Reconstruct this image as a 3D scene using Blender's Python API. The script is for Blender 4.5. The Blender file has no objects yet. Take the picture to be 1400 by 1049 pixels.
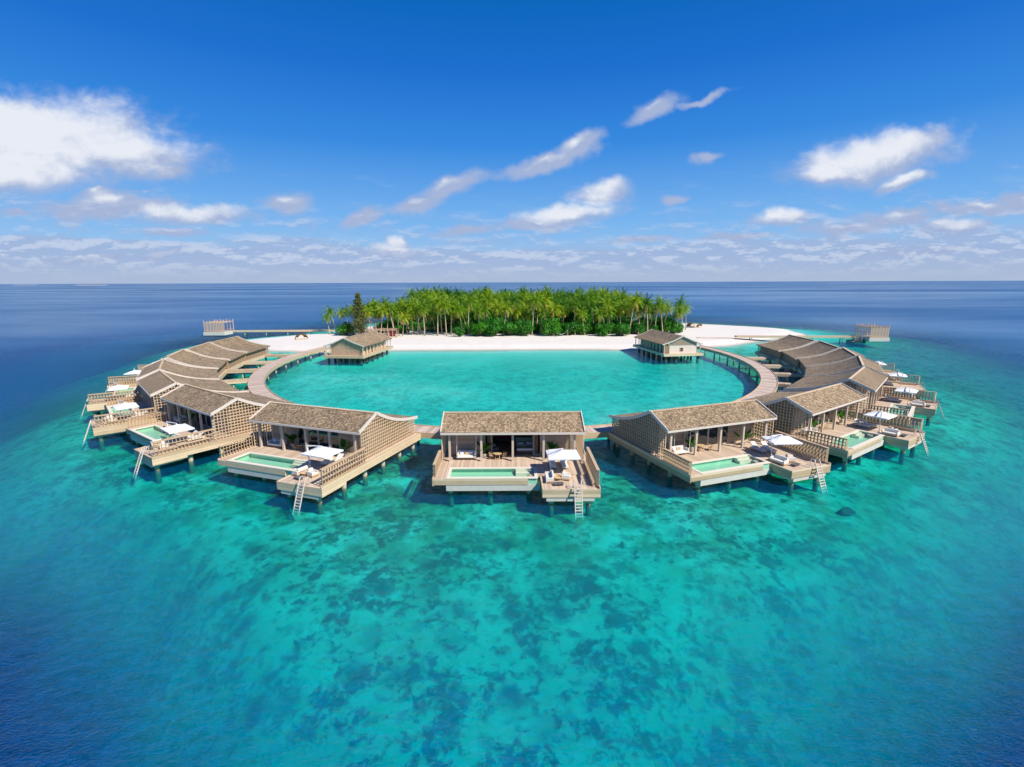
import bpy, math, random
import numpy as np
from mathutils import Vector, Matrix
random.seed(7)
rng = np.random.default_rng(11)
scene = bpy.context.scene
col = scene.collection
R = math.radians
PI = math.pi

# ------------------------------------------------------------------ camera
F, PIT, ROLL, CX, H = 681.6, 0.2007, -0.0034, -0.178, 22.0
def ray(px, py):
    X, Y = px - 700, py - 524.5
    c, s = math.cos(ROLL), math.sin(ROLL)
    X, Y = X * c + Y * s, -X * s + Y * c
    return (X / F, math.cos(PIT) - Y / F * math.sin(PIT), -math.sin(PIT) - Y / F * math.cos(PIT))
def atz(px, py, z=0.0):
    d = ray(px, py); t = (z - H) / d[2]
    return CX + d[0] * t, d[1] * t
def aty(px, y):
    d = ray(px, 470); t = y / d[1]
    return CX + d[0] * t
cam = bpy.data.cameras.new('camera')
camo = bpy.data.objects.new('camera', cam); col.objects.link(camo)
cam.sensor_width = 36; cam.lens = 36 * F / 1400; cam.clip_start = 0.5; cam.clip_end = 90000
camo.rotation_mode = 'QUATERNION'
m = Matrix.Rotation(PI / 2 - PIT, 4, 'X') @ Matrix.Rotation(ROLL, 4, 'Z')
camo.location = (CX, 0, H); camo.rotation_quaternion = m.to_quaternion()
scene.camera = camo

# ------------------------------------------------------------------ mesh builder
class MB:
    def __init__(s): s.v = []; s.f = []
    def quad(s, a, b, c, d):
        i = len(s.v); s.v += [tuple(a), tuple(b), tuple(c), tuple(d)]; s.f.append((i, i+1, i+2, i+3))
    def tri(s, a, b, c):
        i = len(s.v); s.v += [tuple(a), tuple(b), tuple(c)]; s.f.append((i, i+1, i+2))
    def box(s, x0, x1, y0, y1, z0, z1):
        i = len(s.v)
        s.v += [(x0,y0,z0),(x1,y0,z0),(x1,y1,z0),(x0,y1,z0),(x0,y0,z1),(x1,y0,z1),(x1,y1,z1),(x0,y1,z1)]
        s.f += [tuple(i+k for k in q) for q in ((0,3,2,1),(4,5,6,7),(0,1,5,4),(1,2,6,5),(2,3,7,6),(3,0,4,7))]
        return s
    def uv(s, u0, u1, v0, v1, z0, z1):      # villa frame: v points out to sea (local -Y)
        return s.box(u0, u1, -v1, -v0, z0, z1)
    def beam(s, p0, p1, w, h=None, up=(0,0,1)):
        h = h or w
        p0 = Vector(p0); p1 = Vector(p1); d = (p1 - p0).normalized(); up = Vector(up)
        if abs(d.dot(up)) > .98: up = Vector((0,1,0))
        a = d.cross(up).normalized() * w / 2; b = a.cross(d).normalized() * h / 2
        i = len(s.v)
        for p in (p0, p1):
            for x, y in ((-1,-1),(1,-1),(1,1),(-1,1)): s.v.append(tuple(p + a*x + b*y))
        s.f += [tuple(i+k for k in q) for q in ((0,3,2,1),(4,5,6,7),(0,1,5,4),(1,2,6,5),(2,3,7,6),(3,0,4,7))]
        return s
    def cyl(s, p0, p1, r0, r1=None, n=10):
        r1 = r0 if r1 is None else r1
        return s.tube([p0, p1], [r0, r1], n)
    def tube(s, pts, rs, n=8, cap=True):
        pts = [Vector(p) for p in pts]; i = len(s.v)
        for k, p in enumerate(pts):
            d = (pts[min(k+1, len(pts)-1)] - pts[max(k-1, 0)]).normalized()
            up = Vector((0,0,1)) if abs(d.z) < .9 else Vector((1,0,0))
            a = d.cross(up).normalized(); b = a.cross(d)
            for j in range(n):
                t = 2*PI*j/n; s.v.append(tuple(p + (a*math.cos(t) + b*math.sin(t))*rs[k]))
        for k in range(len(pts)-1):
            for j in range(n):
                s.f.append((i+k*n+j, i+k*n+(j+1)%n, i+(k+1)*n+(j+1)%n, i+(k+1)*n+j))
        if cap:
            s.f.append(tuple(i+j for j in range(n))[::-1]); s.f.append(tuple(i+(len(pts)-1)*n+j for j in range(n)))
        return s
    def rbox(s, x0, x1, y0, y1, z0, z1, b=.06):   # box with bevelled top, for cushions
        i = len(s.v)
        def ring(e, z): return [(x0+e,y0+e,z),(x1-e,y0+e,z),(x1-e,y1-e,z),(x0+e,y1-e,z)]
        s.v += ring(b, z0) + ring(0, z0+b) + ring(0, z1-b) + ring(b, z1)
        s.f.append((i+3,i+2,i+1,i)); s.f.append((i+12,i+13,i+14,i+15))
        for k in range(3):
            for j in range(4): s.f.append((i+4*k+j, i+4*k+(j+1)%4, i+4*k+4+(j+1)%4, i+4*k+4+j))
        return s
    def build(s, name, mat, parent=None, smooth=False):
        me = bpy.data.meshes.new(name); me.from_pydata(s.v, [], s.f); me.update()
        if smooth: me.polygons.foreach_set('use_smooth', [True]*len(me.polygons))
        me.materials.append(mat)
        o = bpy.data.objects.new(name, me); col.objects.link(o)
        if parent: o.parent = parent
        return o
def tag(o, label, cat, group=None):
    o['label'] = label; o['category'] = cat
    if group: o['group'] = group
    return o
def structure(o): o['kind'] = 'structure'; return o
def empty(name, loc=(0,0,0), rz=0.0):
    o = bpy.data.objects.new(name, None); col.objects.link(o); o.location = loc; o.rotation_euler = (0,0,rz)
    o.empty_display_size = .3
    return o
def copy_tree(o, parent=None):
    c = o.copy(); col.objects.link(c)
    c.parent = parent
    for ch in [x for x in KIDS.get(o.name, [])]: copy_tree(ch, c)
    return c
KIDS = {}
def index_kids():
    KIDS.clear()
    for o in col.objects:
        if o.parent: KIDS.setdefault(o.parent.name, []).append(o)

# ------------------------------------------------------------------ materials
class NT:
    def __init__(s, tree): s.t = tree; s.n = tree.nodes; s.l = tree.links
    def node(s, ty, **kw):
        n = s.n.new(ty)
        for k, v in kw.items():
            if k.startswith('i_'): n.inputs[k[2:].replace('_', ' ')].default_value = v
            else: setattr(n, k, v)
        return n
    def link(s, a, b): s.l.new(a, b)
    def put(s, sock, v):
        if isinstance(v, bpy.types.NodeSocket): s.l.new(v, sock)
        else: sock.default_value = v
    def math(s, op, a, b=0.0, c=None, clamp=False):
        n = s.n.new('ShaderNodeMath'); n.operation = op; n.use_clamp = clamp
        s.put(n.inputs[0], a); s.put(n.inputs[1], b)
        if c is not None: s.put(n.inputs[2], c)
        return n.outputs[0]
    def vmath(s, op, a, b=(0,0,0)):
        n = s.n.new('ShaderNodeVectorMath'); n.operation = op
        s.put(n.inputs[0], a); s.put(n.inputs[1], b)
        return n.outputs['Value'] if op in ('LENGTH', 'DOT_PRODUCT') else n.outputs[0]
    def noise(s, vec, scale, detail=3, rough=.55, dist=0.0):
        n = s.n.new('ShaderNodeTexNoise'); s.put(n.inputs['Vector'], vec)
        n.inputs['Scale'].default_value = scale; n.inputs['Detail'].default_value = detail
        n.inputs['Roughness'].default_value = rough; n.inputs['Distortion'].default_value = dist
        return n.outputs['Fac']
    def smooth(s, v, a, b, lo=0.0, hi=1.0):
        n = s.n.new('ShaderNodeMapRange'); n.interpolation_type = 'SMOOTHSTEP'
        s.put(n.inputs[0], v); n.inputs[1].default_value = a; n.inputs[2].default_value = b
        n.inputs[3].default_value = lo; n.inputs[4].default_value = hi
        return n.outputs[0]
    def mix(s, f, a, b, blend='MIX'):
        n = s.n.new('ShaderNodeMix'); n.data_type = 'RGBA'; n.blend_type = blend
        s.put(n.inputs['Factor'], f)
        for k, v in (('A', a), ('B', b)):
            sk = [x for x in n.inputs if x.name == k and x.type == 'RGBA'][0]
            if isinstance(v, tuple) and len(v) == 3: v = (*v, 1)
            s.put(sk, v)
        return [x for x in n.outputs if x.type == 'RGBA'][0]
    def ramp(s, f, stops):
        n = s.n.new('ShaderNodeValToRGB'); e = n.color_ramp.elements
        while len(e) < len(stops): e.new(.5)
        for k, (p, c) in enumerate(stops):
            e[k].position = p; e[k].color = (*c, 1) if len(c) == 3 else c
        s.put(n.inputs[0], f); return n.outputs[0]
    def scalevec(s, v, sc):
        return s.vmath('MULTIPLY', v, sc)
def newmat(name):
    m = bpy.data.materials.new(name); m.use_nodes = True
    nt = NT(m.node_tree); b = m.node_tree.nodes['Principled BSDF']
    return m, nt, b
def simple(name, colr, rough=.6, var=.12, scale=3.0, metal=0.0):
    m, nt, b = newmat(name)
    pos = nt.node('ShaderNodeNewGeometry').outputs['Position']
    n = nt.noise(pos, scale, 4)
    k = nt.math('MULTIPLY_ADD', n, var*2, 1-var)
    nt.link(nt.vmath('MULTIPLY', (colr[0],colr[1],colr[2]), nt_comb(nt, k)), b.inputs['Base Color'])
    b.inputs['Roughness'].default_value = rough; b.inputs['Metallic'].default_value = metal
    return m
def nt_comb(nt, k):
    n = nt.n.new('ShaderNodeCombineXYZ')
    for i in range(3): nt.put(n.inputs[i], k)
    return n.outputs[0]
def wood(name, c1, c2, pitch=.15, axis='Y', rough=.75, gap=.35, contrast=1.0):
    """boards: pitch in metres across local axis, per-board tone, thin dark gaps, grain"""
    m, nt, b = newmat(name)
    tc = nt.node('ShaderNodeTexCoord').outputs['Object']
    sep = nt.n.new('ShaderNodeSeparateXYZ'); nt.link(tc, sep.inputs[0])
    a = sep.outputs[axis]
    t = nt.math('DIVIDE', a, pitch)
    idx = nt.math('FLOOR', t)
    fr = nt.math('FRACT', t)
    wn = nt.n.new('ShaderNodeTexWhiteNoise'); wn.noise_dimensions = '2D'
    cb = nt.n.new('ShaderNodeCombineXYZ'); nt.link(idx, cb.inputs[0])
    oi = nt.n.new('ShaderNodeObjectInfo'); nt.link(oi.outputs['Random'], cb.inputs[1])
    nt.link(cb.outputs[0], wn.inputs[0])
    st = {'X': (14,1.2,1.2), 'Y': (1.2,14,1.2), 'Z': (1.2,1.2,14)}[axis]
    grain = nt.noise(nt.scalevec(tc, st), 1.0, 4, .6)
    pos = nt.node('ShaderNodeNewGeometry').outputs['Position']
    weather = nt.noise(pos, .5, 4, .6)
    f = nt.math('ADD', nt.math('MULTIPLY', wn.outputs['Value'], .42*contrast), nt.math('ADD', nt.math('MULTIPLY', grain, .4), nt.math('MULTIPLY', weather, .35)))
    f = nt.smooth(f, .2, .95)
    c = nt.mix(f, c1, c2)
    g = nt.math('SUBTRACT', 1.0, nt.smooth(nt.math('ABSOLUTE', nt.math('SUBTRACT', fr, .5)), .40, .5))
    g = nt.math('MULTIPLY_ADD', g, gap, 1-gap)
    nt.link(nt.vmath('MULTIPLY', c, nt_comb(nt, g)), b.inputs['Base Color'])
    b.inputs['Roughness'].default_value = rough
    return m
M = {}
M['deck'] = wood('deck_planks', (.46,.33,.23), (.74,.58,.43), .16, 'X', gap=.4)
M['walkway'] = wood('walkway_planks', (.42,.30,.22), (.68,.53,.40), .16, 'X', gap=.3)
M['fascia'] = wood('pale_timber_boards', (.46,.34,.20), (.80,.63,.42), .34, 'Z', gap=.35)
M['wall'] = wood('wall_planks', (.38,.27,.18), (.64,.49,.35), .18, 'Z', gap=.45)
M['sidewall'] = wood('side_planks_shade_tint', (.22,.155,.10), (.40,.295,.20), .18, 'Z', gap=.5)  # wall planks again, darkened to paint the shade behind the lattice
M['lattice'] = simple('lattice_timber', (.70,.52,.33), .7, .30, 2.5)
M['fin'] = simple('screen_fin_timber', (.58,.41,.25), .75, .32, 2.0)
M['post'] = simple('column_timber', (.60,.50,.39), .65, .12, 3)
M['trim'] = simple('pale_roof_trim', (.70,.62,.53), .6, .08, 3)
M['concrete'] = simple('weathered_concrete', (.62,.59,.52), .8, .16, 2)
M['poolrim'] = simple('cream_pool_edge', (.82,.74,.60), .45, .07, 4)
M['pooltile'] = simple('mint_pool_tiles', (.36,.68,.50), .35, .12, 5)
M['white'] = simple('white_canvas', (.84,.84,.84), .75, .04, 2)
M['cushion'] = simple('off_white_cushion', (.78,.74,.66), .85, .08, 6)
M['whitemetal'] = simple('white_painted_metal', (.80,.79,.76), .35, .04, 4)
M['teak'] = simple('light_teak', (.62,.42,.22), .55, .2, 8)
M['grey'] = simple('grey_fabric', (.20,.25,.24), .9, .2, 8)
M['darkred'] = simple('dark_red_fabric', (.20,.035,.03), .8, .3, 6)
M['linen'] = simple('white_linen', (.78,.77,.84), .8, .08, 5)
M['greenfab'] = simple('sage_green_fabric', (.22,.32,.24), .8, .25, 9)
M['curtain'] = simple('curtain_cloth', (.55,.45,.33), .85, .12, 5)
M['darkwood'] = simple('dark_timber', (.13,.09,.065), .6, .25, 3)
M['pot'] = simple('pale_planter', (.55,.50,.43), .7, .12, 5)
M['stilt'] = simple('stilt_concrete', (.50,.45,.34), .8, .25, 1.5)
def stilt_mat():
    m, nt, b = newmat('piling_with_algae')
    pos = nt.node('ShaderNodeNewGeometry').outputs['Position']
    sp = nt.n.new('ShaderNodeSeparateXYZ'); nt.link(pos, sp.inputs[0])
    n = nt.noise(pos, 3.0, 4)
    f = nt.smooth(nt.math('ADD', sp.outputs[2], nt.math('MULTIPLY', n, .35)), .12, .42)
    f2 = nt.smooth(nt.math('ADD', sp.outputs[2], nt.math('MULTIPLY', n, .3)), -.35, .1)
    c = nt.mix(f, (.20,.155,.06), (.56,.50,.38)); c = nt.mix(f2, (.10,.15,.06), c)
    nt.link(nt.vmath('MULTIPLY', c, nt_comb(nt, nt.math('MULTIPLY_ADD', n, .5, .75))), b.inputs['Base Color']); b.inputs['Roughness'].default_value = .85
    return m
M['stilt'] = stilt_mat()
M['floor'] = wood('interior_floor', (.16,.10,.07), (.28,.18,.12), .16, 'X', gap=.3)
M['wicker'] = simple('woven_rattan', (.42,.27,.13), .85, .3, 12)
M['hull'] = simple('dark_boat_hull', (.05,.07,.09), .4, .2, 2)
M['skin'] = simple('skin', (.42,.24,.16), .6, .06, 8)
M['navy'] = simple('navy_swimwear', (.02,.05,.10), .7, .1, 8)
M['hair'] = simple('dark_hair', (.02,.015,.01), .7, .1, 8)
M['steel'] = simple('dark_metal', (.12,.12,.12), .45, .1, 3)

def roof_mat():
    m, nt, b = newmat('weathered_shingles')
    tc = nt.node('ShaderNodeTexCoord').outputs['Object']
    pos = nt.node('ShaderNodeNewGeometry').outputs['Position']
    br = nt.n.new('ShaderNodeTexBrick'); nt.link(tc, br.inputs['Vector'])
    br.offset = .5; br.inputs['Scale'].default_value = 1
    br.inputs['Brick Width'].default_value = .22; br.inputs['Row Height'].default_value = .26
    br.inputs['Mortar Size'].default_value = .018; br.inputs['Bias'].default_value = 0
    br.inputs['Color1'].default_value = (.215,.145,.078,1); br.inputs['Color2'].default_value = (.58,.43,.255,1)
    br.inputs['Mortar'].default_value = (.08,.055,.033,1)
    n1 = nt.noise(pos, 9.0, 3, .7); n2 = nt.noise(pos, .5, 4, .6)
    k = nt.math('MULTIPLY', nt.smooth(n1, .36, .64, .55, 1.40), nt.smooth(n2, .3, .7, .84, 1.15))
    oi = nt.n.new('ShaderNodeObjectInfo')
    k = nt.math('MULTIPLY', k, nt.math('MULTIPLY_ADD', oi.outputs['Random'], .22, .80))
    nt.link(nt.vmath('MULTIPLY', br.outputs['Color'], nt_comb(nt, k)), b.inputs['Base Color'])
    b.inputs['Roughness'].default_value = .85
    bp = nt.n.new('ShaderNodeBump'); bp.inputs['Strength'].default_value = .5; bp.inputs['Distance'].default_value = .05
    nt.link(nt.math('ADD', br.outputs['Fac'], n1), bp.inputs['Height']); nt.link(bp.outputs[0], b.inputs['Normal'])
    return m
M['roof'] = roof_mat()
def glass_mat():
    m, nt, b = newmat('tinted_glass')
    b.inputs['Base Color'].default_value = (.015,.03,.035,1); b.inputs['Roughness'].default_value = .03
    b.inputs['Specular IOR Level'].default_value = .9
    return m
M['glass'] = glass_mat()
def foliage(name, c1, c2, c3, trans=.35):
    m, nt, b = newmat(name)
    oi = nt.n.new('ShaderNodeObjectInfo')
    pos = nt.node('ShaderNodeNewGeometry').outputs['Position']
    n = nt.noise(pos, .9, 4, .7)
    f = nt.math('ADD', nt.math('MULTIPLY', nt.smooth(n, .3, .7), .62), nt.math('MULTIPLY', oi.outputs['Random'], .38))
    c = nt.ramp(f, [(0.0, c1), (.5, c2), (1.0, c3)])
    nt.link(c, b.inputs['Base Color']); b.inputs['Roughness'].default_value = .5
    b.inputs['Specular IOR Level'].default_value = .3
    tr = nt.n.new('ShaderNodeBsdfTranslucent'); nt.link(nt.vmath('MULTIPLY', c, (1.5,1.5,.6)), tr.inputs[0])
    mx = nt.n.new('ShaderNodeMixShader'); mx.inputs[0].default_value = trans
    nt.link(b.outputs[0], mx.inputs[1]); nt.link(tr.outputs[0], mx.inputs[2])
    nt.link(mx.outputs[0], nt.n['Material Output'].inputs['Surface'])
    return m
M['palm'] = foliage('palm_fronds', (.022,.09,.004), (.17,.33,.010), (.52,.52,.020))
M['palmdark'] = foliage('palm_fronds_dark', (.010,.055,.004), (.060,.20,.008), (.24,.40,.012))
M['palmdry'] = foliage('palm_fronds_dry', (.20,.20,.02), (.42,.32,.045), (.55,.40,.10))
M['bush'] = foliage('broad_leaves', (.010,.09,.008), (.03,.20,.010), (.11,.36,.012), .25)
M['needle'] = foliage('casuarina_needles', (.05,.08,.02), (.14,.17,.045), (.28,.28,.08), .2)
M['plant'] = foliage('tropical_plant_leaves', (.02,.10,.012), (.05,.20,.02), (.10,.28,.03), .3)
M['bark'] = simple('palm_bark', (.50,.40,.28), .85, .25, 1.5)
M['barkdark'] = simple('tree_bark', (.20,.15,.10), .9, .25, 1.5)

# ------------------------------------------------------------------ terrain: seabed and beach
def sdf(P, poly):
    """signed distance, positive inside"""
    poly = np.array(poly, float); n = len(poly)
    d = np.full(len(P), 1e18); ins = np.zeros(len(P), bool)
    for i in range(n):
        a = poly[i]; b = poly[(i+1) % n]; e = b - a; w = P - a
        t = np.clip((w @ e) / (e @ e), 0, 1); q = w - t[:, None]*e
        d = np.minimum(d, (q**2).sum(1))
        c = ((a[1] <= P[:,1]) & (b[1] > P[:,1])) | ((b[1] <= P[:,1]) & (a[1] > P[:,1]))
        with np.errstate(divide='ignore', invalid='ignore'):
            xx = a[0] + (P[:,1]-a[1]) / (b[1]-a[1] if b[1] != a[1] else 1e-9) * e[0]
        ins ^= c & (P[:,0] < xx)
    d = np.sqrt(d); return np.where(ins, d, -d)
def vnoise(P, scale, seed=0):
    r = np.random.default_rng(seed); G = r.random((256, 256))
    q = P*scale; i = np.floor(q).astype(int); f = q - i; f = f*f*(3-2*f)
    g = lambda a, b: G[(i[:,0]+a) % 256, (i[:,1]+b) % 256]
    return (g(0,0)*(1-f[:,0])+g(1,0)*f[:,0])*(1-f[:,1]) + (g(0,1)*(1-f[:,0])+g(1,1)*f[:,0])*f[:,1]
def fbm(P, scale, seed=0, n=4):
    return sum(vnoise(P, scale*2**k, seed+k)*.5**k for k in range(n)) / sum(.5**k for k in range(n))
REEF = [(-10,8),(-14,19),(-21,26),(-29,33),(-42,44),(-68,58),(-93,82),(-110,112),(-122,150),(-127,205),(-122,240),(-100,300),(0,350),
        (120,340),(180,290),(195,215),(172,165),(140,116),(110,85),(75,60),(47,45),(30,34),(20,26),(13,19),(10,8)]
ISLE = [(-45,163),(0,164.5),(45,163),(74,172),(90,184),(122,206),(128,232),(104,256),(84,268),(60,330),(-60,330),(-76,240),
        (-74,223),(-92,212),(-106,194),(-96,176),(-80,163),(-60,159)]
DC, RI, RO, ASP = 136.8, 59.7, 62.5, 1.1755
def sm(x, a, b):
    t = np.clip((x-a)/(b-a), 0, 1); return t*t*(3-2*t)
def height(P):
    warp = (fbm(P, .03, 5)-.5)*15
    s = sdf(P, REEF) + warp
    s = s / (1 + np.clip((P[:,1]-40)/55, 0, 1.8))
    hs = sdf(P, ISLE) + (fbm(P, .08, 9)-.5)*3
    near = sm(-P[:,1], -48, -4)
    e = np.hypot(P[:,0]/(RI), (P[:,1]-DC)/(RI*ASP))
    out = 1.25 + 1.6*sm(e, 1.42, 1.80) + 5.2*near + (fbm(P, .12, 21)-.5)*1.1 + 7*sm(-s, -11, 9) + 17*sm(-s, 1, 30)
    e = np.hypot(P[:,0]/(RI), (P[:,1]-DC)/(RI*ASP))
    lag = 1 - sm(e, .86, 1.05)
    dep = out*(1-lag) + (.85 + (fbm(P, .05, 33)-.5)*1.5)*lag
    shore = np.clip(-hs, 0, 200)*.05 + .04
    k = sm(shore, 0, 3.4)
    dep2 = np.minimum(dep, shore*(1-k) + np.maximum(dep, shore)*k)
    z = np.where(hs > 0, np.minimum(hs*.13, 1.0) + .0 + (fbm(P, .25, 3)-.5)*.18*np.clip(hs/6, 0, 1), -dep2)
    coral = np.clip(sm(s, -8, 12) * (1-lag*.50) * sm(-hs, 12, 36), 0, 1)
    return z, coral
xs = np.concatenate([np.arange(-330,-150,5.), np.arange(-150,190,1.25), np.arange(190,340,5.)])
ys = np.concatenate([np.arange(-30,350,1.25), np.arange(350,470,6.)])
X, Y = np.meshgrid(xs, ys); P = np.stack([X.ravel(), Y.ravel()], 1)
Z, CO = height(P)
nx, ny = len(xs), len(ys)
ij = np.arange(nx*ny).reshape(ny, nx)
Fq = np.stack([ij[:-1,:-1], ij[:-1,1:], ij[1:,1:], ij[1:,:-1]], -1).reshape(-1, 4)
isb = (Z[Fq].max(1) > -0.12)
def sub_mesh(name, faces, mat, extra=None):
    used = np.unique(faces); mp = -np.ones(nx*ny, int); mp[used] = np.arange(len(used))
    V = np.stack([P[used,0], P[used,1], Z[used]], 1); fs = mp[faces].tolist()
    V = V.tolist(); att = CO[used].tolist()
    if extra:
        b = len(V); V += extra[0]; fs += [[b+i for i in f] for f in extra[1]]; att += [0]*len(extra[0])
    me = bpy.data.meshes.new(name); me.from_pydata(V, [], fs); me.update()
    a = me.attributes.new('coral', 'FLOAT', 'POINT'); a.data.foreach_set('value', att)
    me.polygons.foreach_set('use_smooth', [True]*len(me.polygons)); me.materials.append(mat)
    o = bpy.data.objects.new(name, me); col.objects.link(o); return structure(o)
def sand_mat(name, wet=True):
    m, nt, b = newmat(name)
    pos = nt.node('ShaderNodeNewGeometry').outputs['Position']
    n = nt.noise(pos, .35, 5, .6); n2 = nt.noise(pos, 4.0, 4, .65)
    c = nt.mix(n, (.70,.62,.50) if wet else (.70,.64,.56), (.84,.77,.64) if wet else (.82,.77,.70))
    c = nt.vmath('MULTIPLY', c, nt_comb(nt, nt.smooth(n2, .25, .7, .93, 1.04)))
    if wet:
        e = nt.vmath('LENGTH', nt.vmath('MULTIPLY', nt.vmath('SUBTRACT', pos, (0,DC,0)), (1/RI, 1/(RI*ASP), 0)))
        alg = nt.math('MULTIPLY', nt.smooth(e, .98, 1.10), nt.smooth(e, 1.30, 1.62, 1, 0))
        alg = nt.math('MULTIPLY', alg, nt.smooth(nt.noise(pos, .22, 5, .65), .36, .60))
        c = nt.mix(nt.math('MULTIPLY', alg, .85), c, nt.mix(n2, (.13,.17,.03), (.42,.40,.13)))
        at = nt.n.new('ShaderNodeAttribute'); at.attribute_name = 'coral'
        a = nt.noise(pos, .30, 5, .66, .3); bb = nt.noise(nt.vmath('ADD', pos, (31,17,0)), 1.25, 5, .68, .4)
        mk = nt.math('ADD', nt.math('MULTIPLY', a, .52), nt.math('MULTIPLY', bb, .56))
        mk = nt.smooth(mk, .495, .63)
        big = nt.noise(nt.vmath('ADD', pos, (77,5,0)), .05, 3, .5)
        mk = nt.math('MULTIPLY', mk, nt.smooth(big, .30, .58, .5, 1.0))
        wn_ = nt.n.new('ShaderNodeTexNoise'); nt.link(pos, wn_.inputs['Vector']); wn_.inputs['Scale'].default_value = .9; wn_.inputs['Detail'].default_value = 4
        wp = nt.vmath('ADD', pos, nt.vmath('MULTIPLY', nt.vmath('SUBTRACT', wn_.outputs['Color'], (.5,.5,.5)), (2.2,2.2,0)))
        for sc_, lo, hi, seed in ((.30, .10, .46, 0), (.72, .10, .44, 50)):
            vo = nt.n.new('ShaderNodeTexVoronoi'); vo.voronoi_dimensions = '2D'; nt.link(nt.vmath('ADD', wp, (seed,0,0)), vo.inputs['Vector']); vo.inputs['Scale'].default_value = sc_
            sc3 = nt.n.new('ShaderNodeSeparateColor'); nt.link(vo.outputs['Color'], sc3.inputs[0])
            hd = nt.math('MULTIPLY', nt.smooth(vo.outputs['Distance'], lo, hi, 1, 0), nt.smooth(sc3.outputs[0], .35, .75))
            mk = nt.math('MAXIMUM', mk, nt.math('MULTIPLY', nt.math('MULTIPLY', hd, 1.0), nt.smooth(a, .36, .56, .45, 1.0)))
        mk = nt.math('MULTIPLY', mk, at.outputs['Fac'])
        zs = nt.n.new('ShaderNodeSeparateXYZ'); nt.link(pos, zs.inputs[0])
        c = nt.mix(nt.smooth(zs.outputs[2], -14, -6, .92, 0), c, (.05,.065,.06))      # deep floor painted dark, standing in for light lost with depth
        cc = nt.mix(nt.noise(pos, 1.3, 4, .7), (.008,.030,.012), (.10,.13,.035))
        c = nt.mix(nt.math('MULTIPLY', mk, .86), c, cc)
    if not wet:
        zz = nt.n.new('ShaderNodeSeparateXYZ'); nt.link(pos, zz.inputs[0])
        c = nt.mix(nt.smooth(nt.math('ADD', zz.outputs[2], nt.math('MULTIPLY', n, .12)), .10, .34, .75, 0), c, (.50,.42,.30))   # wet sand
    if not wet:      # leaf litter under the palms
        q = nt.vmath('MULTIPLY', nt.vmath('SUBTRACT', pos, (2,280,0)), (1/66., 1/77., 0))
        q = nt.math('ADD', nt.vmath('LENGTH', nt.scalevec(q, (1,1,0))), nt.math('MULTIPLY', nt.math('SUBTRACT', nt.noise(pos, .22, 4), .5), .22))
        c = nt.mix(nt.smooth(q, .93, 1.03, 1, 0), c, nt.mix(n2, (.035,.040,.015), (.13,.11,.055)))
    nt.link(c, b.inputs['Base Color']); b.inputs['Roughness'].default_value = .9
    bp = nt.n.new('ShaderNodeBump'); bp.inputs['Strength'].default_value = .35; bp.inputs['Distance'].default_value = .12
    nt.link(nt.math('ADD', n2, nt.noise(pos, 1.1, 3)), bp.inputs['Height']); nt.link(bp.outputs[0], b.inputs['Normal'])
    return m
DEEP = -26.0
# apron from the grid border out to the horizon
bx0, bx1, by0, by1 = xs[0], xs[-1], ys[0], ys[-1]
big = 60000.
ring_v = [(bx0,by0,-24),(bx1,by0,-24),(bx1,by1,-24),(bx0,by1,-24),(-big,-big,-24),(big,-big,-24),(big,big,-24),(-big,big,-24)]
ring_f = [(0,4,5,1),(1,5,6,2),(2,6,7,3),(3,7,4,0)]
sub_mesh('seabed', Fq[~isb], sand_mat('reef_sand_and_coral'), (ring_v, ring_f))
sub_mesh('beach', Fq[isb], sand_mat('white_beach_sand', False))

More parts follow.
